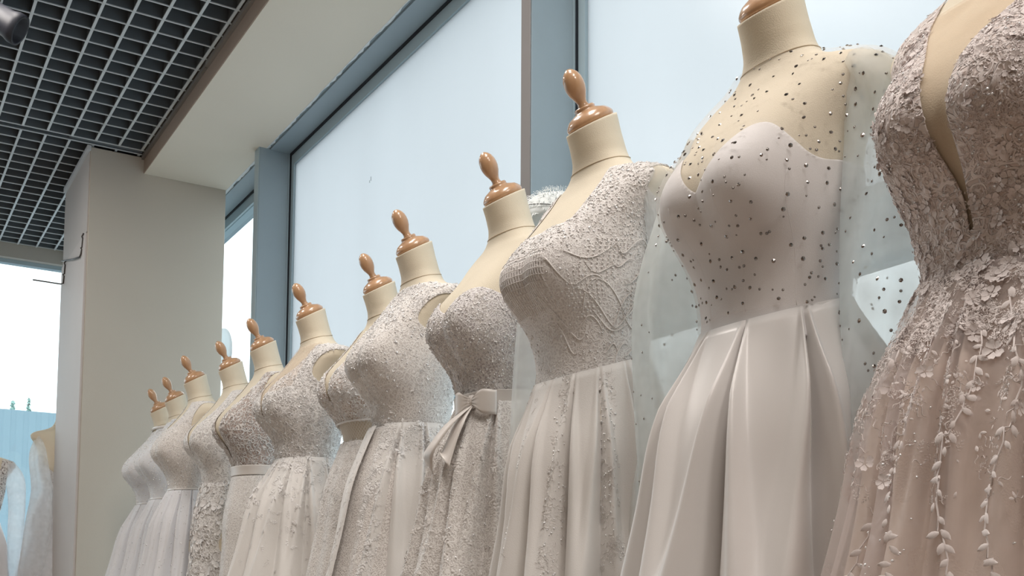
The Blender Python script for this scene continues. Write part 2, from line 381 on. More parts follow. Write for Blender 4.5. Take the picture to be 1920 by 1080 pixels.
def fir(x, y, h, lab):
    t = thing('fir_tree', lab, 'tree', (x, y, -.15))
    MB().tube([(0, 0, 0), (0, 0, h*.6), (0, 0, h)], [.07, .05, .01], 8).build('trunk', plain('fir_bark', (.12, .10, .09), .9), t)
    V = []; F = []
    r_ = random.Random(int(x*100))
    for i in range(420):
        f = r_.random()**.7; z = h*(.15+.85*f); R = (1-f)*h*.16+.04; a = r_.uniform(0, 2*PI)
        l = R*r_.uniform(.5, 1); dz = -.25*l; w = .05+.04*(1-f)
        c, s_ = math.cos(a), math.sin(a); b0 = len(V)
        V += [(0, 0, z), (c*l*.6-s_*w, s_*l*.6+c*w, z+dz*.4), (c*l, s_*l, z+dz), (c*l*.6+s_*w, s_*l*.6-c*w, z+dz*.4), (c*l*.6, s_*l*.6, z+dz*.4+.04)]
        F += [(b0, b0+1, b0+4), (b0, b0+4, b0+3), (b0+1, b0+2, b0+4), (b0+4, b0+2, b0+3)]
    o = mesh_np('foliage', V, np.array(F), M_fir, t, False); o['kind'] = 'stuff'
fir(2.62, 23.0, 4.95, 'fir tree whose tip shows above the fence, taller and left one')
fir(4.30, 34.0, 6.85, 'fir tree whose tip shows above the fence, shorter and right one')

# black track lamp, top left
tr = thing('track_spotlight', 'black track spotlight hanging from the grid ceiling at top left', 'lamp', (.405, 4.72, ZT-.02))
MB().box((-.024, -2.4, -.035), (.024, .75, .016)).build('track', M_track, tr, bev=.002)
head = [(.001, -.13), (.040, -.13), (.055, -.112), (.058, .07), (.066, .09), (.066, .12), (.054, .12), (.048, .085), (.001, .085)]
for yy, an, ax_ in ((.02, 118, (.35, 1, 0)), (-.36, 100, (1, .15, 0))):
    MB().tube([(0, yy, -.03), (0, yy, -.11)], .02, 10).build('stem', M_track, tr, True)
    MB().box((-.030, yy-.05, -.075), (.030, yy+.05, -.034)).build('driver_box', M_track, tr, bev=.003)
    q = MB().lathe(head, 24)
    q.xf(Matrix.Translation((.0, yy, -.16)) @ Matrix.Rotation(math.radians(an), 4, Vector(ax_).normalized())); q.build('lamp_head', M_track, tr, True)
t2 = thing('ceiling_spotlight', 'small dark square spotlight at the top edge beside the track lamp', 'lamp', (.548, 4.20, ZT))
MB().box((-.045, -.05, -.05), (.045, .05, -.008)).build('housing', M_track, t2, bev=.004)
MB().lathe([(.001, -.056), (.032, -.056), (.036, -.050), (.001, -.050)], 20).build('lens', plain('dark_lens', (.03,.03,.035), .2), t2, True)

# ------------------------------------------------------------------ dress form body
def sstep(a, b, x): t = np.clip((x-a)/(b-a), 0, 1); return t*t*(3-2*t)
WZ = 1.085           # waist height above the podium
ZW = .435            # waist height above the camera
KZ = np.array([-.45,-.25,-.12, 0, .06, .12, .18, .24, .285, .312, .332, .348, .362, .38, .40, .43, .47])
KW = np.array([.150,.185,.168,.122,.130,.145,.156,.166,.190,.205,.200,.170,.122,.084,.067,.059,.055])
KD = np.array([.115,.122,.115,.096,.102,.110,.113,.108,.096,.085,.074,.066,.058,.053,.050,.049,.049])
KB = np.array([.115,.125,.115,.088,.092,.098,.100,.098,.098,.094,.088,.080,.070,.062,.055,.050,.048])
KC = np.array([0,   0,    0,   0,   0,   0,   0, -.006, -.018, -.027, -.031, -.032, -.030, -.026, -.020, -.011, .002])
ZST = 1.095          # torso height factor
def cr(xq, X, Y):
    X = np.asarray(X); Y = np.asarray(Y); m = np.gradient(Y, X)
    i = np.clip(np.searchsorted(X, xq)-1, 0, len(X)-2); h = X[i+1]-X[i]; t = np.clip((xq-X[i])/h, 0, 1)
    return (2*t**3-3*t**2+1)*Y[i]+(t**3-2*t**2+t)*h*m[i]+(-2*t**3+3*t**2)*Y[i+1]+(t**3-t**2)*h*m[i+1]
def body(th, z, off=0.0):
    """th 0 = front; returns x (front is -x), y, z in the local frame above the waist"""
    w = cr(z, KZ, KW)+off; d = cr(z, KZ, KD)+off; b = cr(z, KZ, KB)+off; c = cr(z, KZ, KC)
    co, si = np.cos(th), np.sin(th)
    l = w*si; f = np.where(co > 0, d, b)*np.sign(co)*np.abs(co)**.92
    sz = np.where(z > .160, .090, .066)
    lat = np.exp(-(np.abs(np.abs(l)-.074)/.064)**2.6); lat = np.where(np.abs(l) < .074, .64+.36*lat, lat)
    bump = .064*lat*np.exp(-(np.abs(z-.160)/sz)**2.2)
    f = f+np.where(co > 0, bump*np.clip(co*2.2, 0, 1), 0)
    f = f + c
    tilt = np.clip((z-.39)/.08, 0, 1)*.58
    zz = np.where(z > 0, z*ZST, z)-(f-c)*tilt
    return -f, l, zz
def grid(nt_, zs, off=0., th0=-PI, th1=PI):
    th = np.linspace(th0, th1, nt_); T, Z = np.meshgrid(th, zs, indexing='ij')
    x, y, z = body(T, Z, off)
    return np.stack([x, y, z], -1), T, Z
def quads(n, m, wrap=False):
    i, j = np.meshgrid(np.arange(n-1), np.arange(m-1), indexing='ij')
    a = (i*m+j).ravel(); return np.stack([a, a+m, a+m+1, a+1], 1)
zs_body = np.concatenate([np.linspace(-.45, .28, 40), np.linspace(.29, .47, 46)])
PB, _, _ = grid(97, zs_body); PB = PB[:-1]
n_, m_ = PB.shape[:2]
ii, jj = np.meshgrid(np.arange(n_), np.arange(m_-1), indexing='ij'); a_ = (ii*m_+jj).ravel(); b_ = (((ii+1) % n_)*m_+jj).ravel()
Fb = [tuple(r) for r in np.stack([a_, a_+1, b_+1, b_], 1)[:, ::-1].tolist()]
Fb.append(tuple((np.arange(n_)*m_+m_-1).tolist())[::-1]); Fb.append(tuple((np.arange(n_)*m_).tolist()))
Vb = PB.reshape(-1, 3)+[0, 0, WZ]
me_body = bpy.data.meshes.new('body'); me_body.from_pydata(Vb.tolist(), [], Fb); me_body.validate()
import bmesh
bm_ = bmesh.new(); bm_.from_mesh(me_body); bmesh.ops.recalc_face_normals(bm_, faces=bm_.faces); bm_.to_mesh(me_body); bm_.free()
me_body.polygons.foreach_set('use_smooth', [len(p.vertices) < 9 for p in me_body.polygons]); me_body.materials.append(M_form)
# neck axis frame
cz = .47; ctr = Vector((-.002, 0, cz*ZST+WZ)); TILT = Matrix.Rotation(-math.radians(30.5), 4, 'Y')
def on_neck(mb): return mb.xf(Matrix.Translation(ctr) @ TILT)
cap_prof = [(.001, .000), (.0470, .000), (.0500, .003), (.0510, .0065), (.0500, .011), (.0455, .017), (.040, .0225), (.030, .0270), (.0225, .0300), (.0215, .0325), (.0225, .035), (.020, .0385), (.001, .0395)]
knob_prof = [(.001, .036), (.0135, .036), (.0115, .041), (.0100, .046), (.0105, .051), (.0135, .058), (.0180, .067), (.0208, .078), (.0213, .087), (.0200, .097), (.0162, .1065), (.0105, .113), (.0055, .1168), (.001, .118)]
def shared(mb, name, mat):
    me = bpy.data.meshes.new(name); me.from_pydata(mb.v, [], mb.f); me.materials.append(mat)
    me.polygons.foreach_set('use_smooth', [len(p.vertices) < 9 for p in me.polygons]); return me
me_cap = shared(on_neck(MB().lathe(cap_prof, 40)), 'neck_cap', M_wood)
me_knob = shared(on_neck(MB().lathe(knob_prof, 28)), 'finial', M_wood)
me_gap = shared(on_neck(MB().lathe([(.001, -.004), (.047, -.004), (.047, .0005), (.001, .0005)], 32)), 'cap_shadow_gap', M_iron)  # dark disc standing in for the shadow line under the wooden cap
thn = np.linspace(-PI, PI, 49)
xx, yy, zz = body(thn, np.full(49, .392)-.012*np.cos(thn), .0004)
me_seam = shared(MB().tube([(a, b, c+WZ) for a, b, c in zip(xx, yy, zz)], .0011, 5, False), 'neck_seam', M_seam)
me_pole = shared(MB().tube([(0, 0, .03), (0, 0, WZ-.44)], .018, 12), 'pole', M_stand)
me_base = shared(MB().lathe([(.001, 0), (.15, 0), (.15, .008), (.12, .02), (.03, .035), (.001, .035)], 32), 'base', M_stand)
def dress_form(x, y, z0, rz, label, ext=0):
    t = thing('dress_form', label, 'mannequin', (x, y, z0), rz, 'dress forms')
    for nm, me in (('body', me_body), ('neck_cap', me_cap), ('finial', me_knob), ('neck_seam', me_seam), ('pole', me_pole), ('base', me_base), ('cap_shade_disc', me_gap)):
        link(nm, me, t)
    return t

# ------------------------------------------------------------------ garments
def clip_mesh(Pt, G, wrap=False):
    """quads of the grid where the field G is positive, cut cleanly along G = 0"""
    n, m = G.shape; V = Pt.reshape(-1, 3); g = G.ravel()
    Q = quads(n, m); pos = g[Q] > 0; s = pos.sum(1)
    full = Q[s == 4]; part = Q[(s > 0) & (s < 4)]
    V = V.tolist(); F = full.tolist(); cache = {}
    def cut(a, b):
        k = (min(a, b), max(a, b))
        if k not in cache:
            t = g[k[0]]/(g[k[0]]-g[k[1]]); A, B = V[k[0]], V[k[1]]
            cache[k] = len(V); V.append([A[i]+(B[i]-A[i])*t for i in range(3)])
        return cache[k]
    for q in part.tolist():
        poly = []
        for i in range(4):
            a, b = q[i], q[(i+1) % 4]
            if g[a] > 0: poly.append(a)
            if (g[a] > 0) != (g[b] > 0): poly.append(cut(a, b))
        if len(poly) > 2: F.append(poly)
    used = sorted({i for f in F for i in f}); mp = {o: i for i, o in enumerate(used)}
    return [V[i] for i in used], [tuple(mp[i] for i in f) for f in F]
def normals(Pt):
    du = np.gradient(Pt, axis=0); dv = np.gradient(Pt, axis=1); nn = np.cross(du, dv)
    nn /= np.linalg.norm(nn, axis=-1, keepdims=True)+1e-12
    c = Pt.copy(); c[..., 0] += 0; c[..., 2] = 0
    if (nn*c).sum(-1).mean() < 0: nn = -nn
    return nn
class Surf:
    def __init__(s, Pt, G): s.P = Pt; s.N = normals(Pt); s.G = G
    def sample(s, n, dens=None, seed=0):
        r = np.random.default_rng(seed); nu, nv = s.G.shape
        a = np.linalg.norm(np.cross(s.P[1:, :-1]-s.P[:-1, :-1], s.P[:-1, 1:]-s.P[:-1, :-1]), axis=-1)
        a = a*(s.G[:-1, :-1] > 0)*(s.G[1:, 1:] > 0)*(s.G[1:, :-1] > 0)*(s.G[:-1, 1:] > 0)
        # only keep the side of the gown that can be seen from the room and a bit round the back
        if dens is not None: a = a*np.clip(dens(s.P[:-1, :-1]), 0, None)
        p = a.ravel(); c = np.cumsum(p); 
        if c[-1] <= 0: return np.zeros((0, 3)), np.zeros((0, 3))
        k = np.searchsorted(c, r.random(n)*c[-1]); k = np.clip(k, 0, len(p)-1)
        i, j = k//(nv-1), k % (nv-1); u = r.random(n)[:, None]; v = r.random(n)[:, None]
        def bl(A): return A[i, j]*(1-u)*(1-v)+A[i+1, j]*u*(1-v)+A[i, j+1]*(1-u)*v+A[i+1, j+1]*u*v
        nn = bl(s.N); nn /= np.linalg.norm(nn, axis=1, keepdims=True)+1e-12
        return bl(s.P), nn
    def near(s, pts):
        """closest grid vertex: position and normal"""
        fl = s.P.reshape(-1, 3); fn = s.N.reshape(-1, 3); op = []; on = []
        for p in pts:
            k = int(((fl-p)**2).sum(1).argmin()); op.append(fl[k]); on.append(fn[k])
        return np.array(op), np.array(on)
# motifs, lying in xy with z outward, unit size
def motif_leaf():
    V = []; F = []
    n = 4
    for i in range(n+1):
        t = i/n; w = .26*math.sin(PI*min(1, t*.92+.06))**.8; z = .09*math.sin(PI*t)
        V += [(t-.5, -w, z*.5), (t-.5, 0, z+.05), (t-.5, w, z*.5)]
    for i in range(n):
        b = i*3
        F += [(b, b+3, b+4), (b, b+4, b+1), (b+1, b+4, b+5), (b+1, b+5, b+2)]
    return np.array(V), np.array(F)
def motif_flower(k=5):
    V = []; F = []
    for p in range(k):
        a = 2*PI*p/k+.13*math.sin(p*2.3); g_ = 1+.10*math.sin(p*3.7)
        def pt(r, da, z): return (g_*r*math.cos(a+da), g_*r*math.sin(a+da), z)
        b = len(V)
        V += [pt(.07, 0, .03), pt(.26, -.55, .07), pt(.24, 0, .05), pt(.26, .55, .07), pt(.42, -.52, .15), pt(.44, 0, .10), pt(.42, .52, .13), pt(.52, -.24, .13), pt(.50, .0, .16), pt(.53, .24, .12)]
        F += [(b, b+1, b+2), (b, b+2, b+3), (b+1, b+4, b+5), (b+1, b+5, b+2), (b+2, b+5, b+6), (b+2, b+6, b+3), (b+4, b+7, b+5), (b+7, b+8, b+5), (b+8, b+9, b+5), (b+9, b+6, b+5)]
    return np.array(V), np.array(F)
def motif_tendril():
    V = []; F = []; n = 6
    for i in range(n+1):
        t = i/n; w = .045*(1-.7*abs(2*t-1)); y = .20*math.sin(2*PI*t)*(1-.4*t); x = t-.5
        for s_, z in ((-1, .0), (0, .055), (1, .0)): V.append((x+s_*w*.4, y+s_*w, z))
    for i in range(n):
        b = i*3
        F += [(b, b+3, b+4), (b, b+4, b+1), (b+1, b+4, b+5), (b+1, b+5, b+2)]
    return np.array(V), np.array(F)
def motif_spray():
    V = []; F = []
    for k in range(7):
        x0 = -.45+.13*k; a = (1.0-.10*k)*(1 if k % 2 else -1) if k < 6 else 0; L_ = .34-.015*k; w = .055
        ca, sa = math.cos(a), math.sin(a); b = len(V)
        for (u, v, z) in ((0, 0, .0), (L_*.5, -w, .02), (L_*.5, 0, .075), (L_*.5, w, .02), (L_, 0, .03)): V.append((x0+u*ca-v*sa, u*sa+v*ca, z))
        F += [(b, b+1, b+2), (b, b+2, b+3), (b+1, b+4, b+2), (b+2, b+4, b+3)]
    return np.array(V), np.array(F)
def motif_bead(k=6):
    V = [(0, 0, .42), (0, 0, -.1)]; F = []
    for i in range(k): V.append((.5*math.cos(2*PI*i/k), .5*math.sin(2*PI*i/k), .12))
    for i in range(k): F += [(0, 2+i, 2+(i+1) % k), (1, 2+(i+1) % k, 2+i)]
    return np.array(V), np.array(F)
def motif_curl():
    V = []; F = []; n = 12
    for i in range(n+1):
        t = i/n; a = t*1.6*PI*1.15; r = .5*(1-.75*t); w = .075*(1-.5*t)
        for s_, z in ((-1, .02), (0, .14), (1, .02)):
            V.append(((r+s_*w)*math.cos(a), (r+s_*w)*math.sin(a), z))
    for i in range(n):
        b = i*3
        F += [(b, b+3, b+4), (b, b+4, b+1), (b+1, b+4, b+5), (b+1, b+5, b+2)]
    return np.array(V), np.array(F)
def motif_sprig():
    lv, lf = motif_leaf(); V = []; F = []; b = 0
    for (x, y, a, s_) in ((-.30, .10, .9, .38), (-.30, -.10, -.9, .38), (-.02, .10, .8, .36), (-.02, -.10, -.8, .36), (.30, 0, 0, .42), (-.45, 0, 0, .3)):
        ca, sa = math.cos(a), math.sin(a); p = lv*s_
        q_ = np.stack([x+p[:, 0]*ca-p[:, 1]*sa, y+p[:, 0]*sa+p[:, 1]*ca, p[:, 2]], 1); V.append(q_); F.append(lf+b); b += len(lv)
    return np.concatenate(V), np.concatenate(F)
MOT = dict(leaf=motif_leaf(), flower=motif_flower(), bead=motif_bead(), curl=motif_curl(), sprig=motif_sprig(), tendril=motif_tendril(), spray=motif_spray())
def frames(nn, ang, up=None):
    z = nn; ref = np.tile(np.array([0, 0, 1.]), (len(nn), 1)); x = ref-z*(ref*z).sum(1, keepdims=True)
    x /= np.linalg.norm(x, axis=1, keepdims=True)+1e-9; y = np.cross(z, x)
    ca, sa = np.cos(ang)[:, None], np.sin(ang)[:, None]
    X = x*ca+y*sa; Y = -x*sa+y*ca; return X, Y, z
def patch(Pq, k, seed):
    """lace is gathered in sprays with plainer ground between"""
    a, b, c = Pq[..., 0], Pq[..., 1], Pq[..., 2]; h = seed*1.7
    v = np.sin(a*k+h)+np.sin(b*k*1.1+h*2+1.3*np.sin(c*k*.6))+np.sin(c*k*.9-h+1.1*np.sin(b*k*.7))
    return .12+1.5*sstep(-.3, 1.2, v)
def scatter(name, surf, n, kind, size, mat, parent, dens=None, seed=1, ang=None, lift=.0, kindtag='stuff', pts=None, jitter=0.0):
    batches = [(kind, 1.0, 1.0)]; base_d = dens
    if pts is None and kind == 'leaf':
        batches = [('leaf', 1.0, .46), ('spray', 1.1, .85), ('tendril', 1.2, 1.0)]; jitter *= .5
        dens = lambda Pq: (1 if base_d is None else base_d(Pq))*patch(Pq, 95, seed)
    elif pts is None and kind == 'flower':
        batches = [('flower', 1.3, .70)]
    elif pts is None and kind == 'sprig': batches = [('sprig', 1.5, .62), ('spray', 2.0, .5)]
    elif pts is None and kind == 'curl': batches = [('curl', 1.3, .62)]
    VV = []; FF = []; nb = 0
    for bi, (kd, kn, ks) in enumerate(batches):
        p, nn = surf.sample(int(n*kn), dens, seed+bi*17) if pts is None else pts
        if len(p) == 0: continue
        m = len(p); r = np.random.default_rng(seed+99+bi)
        if jitter:
            nn = nn+r.normal(0, jitter, nn.shape); nn = nn/np.linalg.norm(nn, axis=1, keepdims=True)
        a = r.random(m)*2*PI if ang is None else ang+r.normal(0, .5, m)
        X, Y, Z = frames(nn, a); s_ = r.uniform(size[0], size[1], m)*ks
        MV, MF = MOT[kd]; k = len(MV)
        V = p[:, None, :]+s_[:, None, None]*(MV[None, :, 0, None]*X[:, None]+MV[None, :, 1, None]*Y[:, None]+MV[None, :, 2, None]*Z[:, None])+lift*Z[:, None]
        VV.append(V.reshape(-1, 3)); FF.append((MF[None]+(np.arange(m)*k)[:, None, None]).reshape(-1, 3)+nb); nb += m*k
    if not VV: return None
    o = mesh_np(name, np.concatenate(VV), np.concatenate(FF), mat, parent, smooth=(kind in ('flower', 'leaf', 'curl')))
    if kindtag: o['kind'] = kindtag
    return o
_piece = {}
def pieces(name, surf, n, kind, size, mat, parent, dens=None, seed=1, ang=None, lift=0., pts=None, label=None, jitter=.0):
    """the same as single objects sharing one mesh"""
    p, nn = surf.sample(n, dens, seed) if pts is None else pts
    r = np.random.default_rng(seed+99); n = len(p)
    if jitter:
        nn = nn+r.normal(0, jitter, nn.shape); nn /= np.linalg.norm(nn, axis=1, keepdims=True)
    a = r.random(n)*2*PI if ang is None else ang+r.normal(0, .4, n)
    X, Y, Z = frames(nn, a); s_ = r.uniform(size[0], size[1], n)
    key = (name, kind, mat.name)
    if key not in _piece:
        MV, MF = MOT[kind]; me = bpy.data.meshes.new(name); me.from_pydata(MV.tolist(), [], MF.tolist()); me.materials.append(mat); me.polygons.foreach_set('use_smooth', [kind != 'bead']*len(MF)); _piece[key] = me
    for i in range(n):
        o = bpy.data.objects.new(name, _piece[key]); COL.objects.link(o); o.parent = parent
        q_ = p[i]+Z[i]*lift
        o.matrix_local = Matrix(((X[i][0]*s_[i], Y[i][0]*s_[i], Z[i][0]*s_[i], q_[0]), (X[i][1]*s_[i], Y[i][1]*s_[i], Z[i][1]*s_[i], q_[1]), (X[i][2]*s_[i], Y[i][2]*s_[i], Z[i][2]*s_[i], q_[2]), (0, 0, 0, 1)))

NT, NZ = 181, 120
def torso(name, off, field, mat, parent, z0=0., z1=.40, nt_=NT, nz_=NZ, thick=.0012):
    zr_ = np.linspace(z0, z1, nz_); Pt, T, Z = grid(nt_, zr_, (off*(1-.68*sstep(.12, .25, zr_)))[None, :] if thick else off)
    # field(l, z, front, theta)
    G = field(Pt[..., 1], Z, -Pt[..., 0], T)
    Pt = Pt+np.array([0, 0, WZ])
    V, F = clip_mesh(Pt, G)
    o = mesh_np(name, V, F, mat, parent)
    if thick:
        so = o.modifiers.new('cloth', 'SOLIDIFY'); so.thickness = thick; so.offset = 0
    return o, Surf(Pt, G)
def skirt(name, mat, parent, F0, Wn, Wf, B0, folds, length=None, ztop=0., off=.006, nt_=361, nz_=70, th0=-PI, th1=PI, thick=.0012, extra=0, sweep=0, hipf=0., tilt=.0):
    """F0/Wn/Wf/B0: how far the hem level t = .5 stands out in front, near side, far side, behind"""
    Lg = length or (WZ-.012+ztop)
    th = np.linspace(th0, th1, nt_); t = np.linspace(0, Lg, nz_)
    T, D = np.meshgrid(th, t, indexing='ij'); z = ztop-D
    u = D/.5
    co, si = np.cos(T), np.sin(T)
    w0 = cr(np.full(1, 0.), KZ, KW)[0]+off; d0 = cr(np.zeros(1), KZ, KD)[0]+off; b0 = cr(np.zeros(1), KZ, KB)[0]+off
    prof = np.where(u < 1, u**(.85-hipf), 1+(u-1)*.75)
    fr = np.where(co > 0, d0+(F0-d0)*prof, b0+(B0-b0)*prof)
    wd = np.where(si < 0, w0+(Wn-w0)*np.minimum(prof, 1.35), w0+(Wf-w0)*np.minimum(prof, 1.35))
    hip = .035*np.exp(-((D-.16)/.10)**2)
    f = fr*co+hip*.3*co; l = (wd+hip*.5)*si
    A = folds(T, D)
    rr = np.sqrt(f*f+l*l)+1e-9; f = f*(1+A/rr); l = l*(1+A/rr)
    f = f+extra
    Pt = np.stack([-f, l, z+WZ-tilt*f*np.exp(-D/.25)], -1)
    V = Pt.reshape(-1, 3); Q = quads(nt_, nz_)
    o = mesh_np(name, V, Q, mat, parent)
    if thick:
        so = o.modifiers.new('cloth', 'SOLIDIFY'); so.thickness = thick; so.offset = 0
    return o, Surf(Pt, np.ones(Pt.shape[:2]))
def wavefolds(n, amp, seed, start=.02, sharp=1.0):
    r = np.random.default_rng(seed)
    ph = r.random(4)*2*PI; k = [n, n*1.62, n*.55, n*2.4]; aw = [1, .55, .6, .25]
    def f(T, D):
        s_ = 0
        for p, kk, w in zip(ph, k, aw):
            s_ = s_+w*np.sin(round(kk)*T+p+.5*np.sin(D*2+p))
        g = np.sign(s_)*np.abs(s_/2)**sharp
        return amp*g*np.clip((D-start)/.35, 0, 1)**.7*(1+.5*np.clip(D-.4, 0, 1))
    return f
def pleats(list_, amp, w0=.02, w1=.10, bal=.012):
    """deep folded valleys at given angles with full cloth between"""
    def f(T, D):
        a = np.zeros_like(T)
        for (t0, dpt, drift) in list_:
            c = t0+drift*D; d = np.abs((T-c+PI) % (2*PI)-PI); w = w0+(w1-w0)*np.clip(D/.5, 0, 1.3)
            a = a-dpt*np.exp(-(d/w)**1.3)*np.clip((D+.015)/.06, 0, 1)**.8*(.35+1.6*np.clip(D, 0, .6))
            a = a+dpt*.55*np.exp(-((d-2.1*w)/(w*1.1))**2)*np.clip(D/.12, 0, 1)
        return a*amp
    return f
def both(*fs): return lambda T, D: sum(f(T, D) for f in fs)
def tube_surf(name, path, rad, mat, parent, n=28, m=60, wr=0., seed=0, flat=1.0):
    """hanging sleeve: rings about a smooth path, wrinkled lengthwise"""
    path = np.array(path, float); path[:, 2] = np.where(path[:, 2] > 0, path[:, 2]*ZST, path[:, 2]); path[:, 0] += .02*(path[:, 2] > .2); s_ = np.linspace(0, 1, len(path)); q = np.linspace(0, 1, m)
    ctr_ = np.stack([cr(q, s_, path[:, i]) for i in range(3)], 1); R = cr(q, s_, np.array(rad, float))
    r = np.random.default_rng(seed); ph = r.random(3)*6
    th = np.linspace(0, 2*PI, n+1); Pt = np.zeros((n+1, m, 3))
    tan = np.gradient(ctr_, axis=0); tan /= np.linalg.norm(tan, axis=1, keepdims=True)
    ax = np.cross(tan, [0, 1., 0]); ax /= np.linalg.norm(ax, axis=1, keepdims=True)+1e-9; ay = np.cross(tan, ax)
    for i, a in enumerate(th):
        rr = R*(1+wr*(np.sin(3*a+ph[0]+q*3)+.6*np.sin(5*a+ph[1]-q*4)+.4*np.sin(8*a+ph[2])))
        Pt[i] = ctr_+ax*(rr*math.cos(a))[:, None]+ay*(rr*math.sin(a)*flat)[:, None]
    Pt[..., 2] += WZ
    o = mesh_np(name, Pt.reshape(-1, 3), quads(n+1, m), mat, parent)
    return o, Surf(Pt, np.ones((n+1, m)))

# ------------------------------------------------------------------ cloths
IV = (.76, .72, .66); THR = (.86, .82, .78)
C_satin = plain('ivory_satin', (.79, .765, .75), .34, .02, 5, .06, 900, sheen=.25)
C_crepe = plain('ivory_crepe', (.80, .78, .785), .7, .02, 6, .2, 700, sheen=.2)
C_chiff = plain('ivory_chiffon', (.80, .775, .75), .75, .03, 6, .25, 500, sheen=.3)
C_tulle = plain('ivory_tulle_layers', (.80, .78, .755), .8, .04, 10, .3, 420, sheen=.4)
C_blush = plain('blush_tulle_over_nude_lining', (.71, .595, .52), .8, .05, 8, .35, 420, sheen=.5)
C_cool = plain('glitter_white_tulle', (.76, .77, .80), .7, .05, 20, .5, 300, sheen=.4)
L_blush = lace('blush_flower_lace', (.60, .50, .46), (.76, .68, .65), 75, .45, .8)
L_bead = lace('beaded_ivory_lace', (.66, .62, .605), (.84, .81, .79), 120, .40, .4)
L_bow = lace('dense_ivory_lace', (.50, .46, .465), (.82, .79, .78), 110, .42, .45)
L_soft = lace('soft_ivory_lace', (.64, .60, .575), (.86, .83, .80), 105, .34, .3)
L_fine = lace('fine_ivory_lace', (.60, .555, .53), (.85, .815, .785), 120, .36, .35)
L_nude = lace('white_lace_over_brown_lining', (.42, .33, .29), (.78, .73, .70), 62, .24, 1.0, dist=1.8)
L_flow = lace('white_floral_lace', (.58, .555, .54), (.87, .85, .83), 60, .34, .4, dist=1.6)
L_cut = lace('cut_out_lace', (.30, .26, .25), (.86, .84, .82), 38, .5, 1.0)
S_ivory = sheer('ivory_tulle', (.86, .85, .82), .42)
S_cryst = sheer('clear_tulle', (.82, .78, .74), .20)
S_crysl = sheer('clear_sleeve_tulle', (.84, .86, .84), .55)
S_cool = sheer('white_tulle', (.90, .92, .94), .5, .7)
N_net = net_mat('diamond_net', (.78, .72, .66), 34)
A_blush = plain('blush_petal_cloth', (.78, .705, .685), .7, .10, 60, .22, 500, sheen=.3)
A_white = plain('white_petal_cloth', (.85, .83, .82), .65, .08, 60, .22, 500, sheen=.3)
A_ivory = plain('ivory_petal_cloth', (.82, .785, .76), .65, .08, 60, .22, 500, sheen=.3)
B_pearl = plain('pearl_bead', (.86, .84, .82), .18, .05, 80, coat=.5)
B_seq = plain('glint_white_sequin', (.96, .96, .97), .14, .02, 80, metal=.35, coat=.6)  # sequins whitened, with their glints put into the base colour
B_cry = plain('smoky_crystal', (.36, .33, .31), .12, .5, 160, metal=.85)
R_satin = plain('satin_ribbon', (.74, .69, .65), .38, .02, 5, sheen=.2)

def vis(Pq):
    """more work where the row is seen from: its front and near side"""
    a = np.arctan2(Pq[..., 1], -Pq[..., 0]); return np.where((a > -2.7) & (a < .95), 1., .12)
def zloc(Pq): return Pq[..., 2]-WZ
def gauss(x, m, s_): return np.exp(-((x-m)/s_)**2)
def strapless(l, z, fr, T, dip=.165, peak=.235, side=.205, back=.17):
    zt = np.where(fr > 0, np.maximum(dip+(peak-dip)*np.exp(-(np.abs(np.abs(l)-.088)/.062)**2.4), 0), back)
    k = sstep(.95, 1.45, np.abs(T)); zt = zt*(1-k)+side*k
    k2 = sstep(1.75, 2.5, np.abs(T)); zt = zt*(1-k2)+back*k2
    return zt-z
def strap(l, z, l0, l1, zmin=.15): return np.minimum(np.minimum(l1-np.abs(l), np.abs(l)-l0), z-zmin)
def gown(key, label): 
    x, y, z0, rz = FORMS[key]; return thing('wedding_gown', label, 'dress', (x, y, z0), rz, 'wedding gowns on the dress forms')

# ------------------------------------------------------------------ where the forms stand (all heads level; gown 12 nearest)
ROW = {1: (1.373, 5.79), 2: (1.357, 5.42), 3: (1.306, 4.87), 4: (1.355, 4.50), 5: (1.346, 4.05), 6: (1.326, 3.49), 7: (1.388, 3.06),
       8: (1.307, 2.65), 9: (1.316, 2.18), 10: (1.253, 1.73), 11: (1.243, 1.22), 12: (1.235, .785)}
FORMS = {k: (x+.002, y, PZ-(WZ+PZ-ZC-ZW), 0) for k, (x, y) in ROW.items()}
FORMS[12] = FORMS[12][:2]+(FORMS[12][2]-.035, 0)
FORMS[13] = (.655, 7.35, PZ-(WZ+PZ-ZC-ZW)-.02, PI/2-.25); FORMS[14] = (1.15, 7.30, PZ-(WZ+PZ-ZC-ZW)+.17, PI/2+.2)
struct(MB().box((.30, 7.0, 0), (.935, 7.75, FORMS[13][2])).build('trim_9', M_podium, bev=.01))
struct(MB().box((.945, 6.95, 0), (1.50, 7.70, FORMS[14][2])).build('trim_10', M_podium, bev=.01))
NAMES = {1: 'cream dress form farthest in the row, against the cream column, under the glitter halter gown',
         2: 'cream dress form second from the column, its knob leaning over the farthest form',
         3: 'cream dress form with its knob before the cream column face, third from the column',
         4: 'cream dress form whose knob overlaps the pale oval in the bright narrow window',
         5: 'cream dress form whose knob stands before the first blue grey window post',
         6: 'cream dress form with open bare armhole, first one before the frosted window beyond the post',
         7: 'cream dress form with the small orange knob, wearing the gown with the net midriff',
         8: 'cream dress form with lace right up to its neck, left of the bow gown',
         9: 'cream dress form bare above the strapless gown with the satin bow',
         10: 'cream dress form whose knob meets the dark edge of the broad window post',
         11: 'cream dress form with knob cut by the frame top, under crystal dotted tulle',
         12: 'cream dress form at the right edge, its chest bare in the deep plunging neckline',
         13: 'cream dress form at the left frame edge by the far window',
         14: 'pale dress form before the blue fence, half behind the column side'}
for k, (x, y, z0, rz) in FORMS.items():
    dress_form(x, y, z0, rz, NAMES[k])

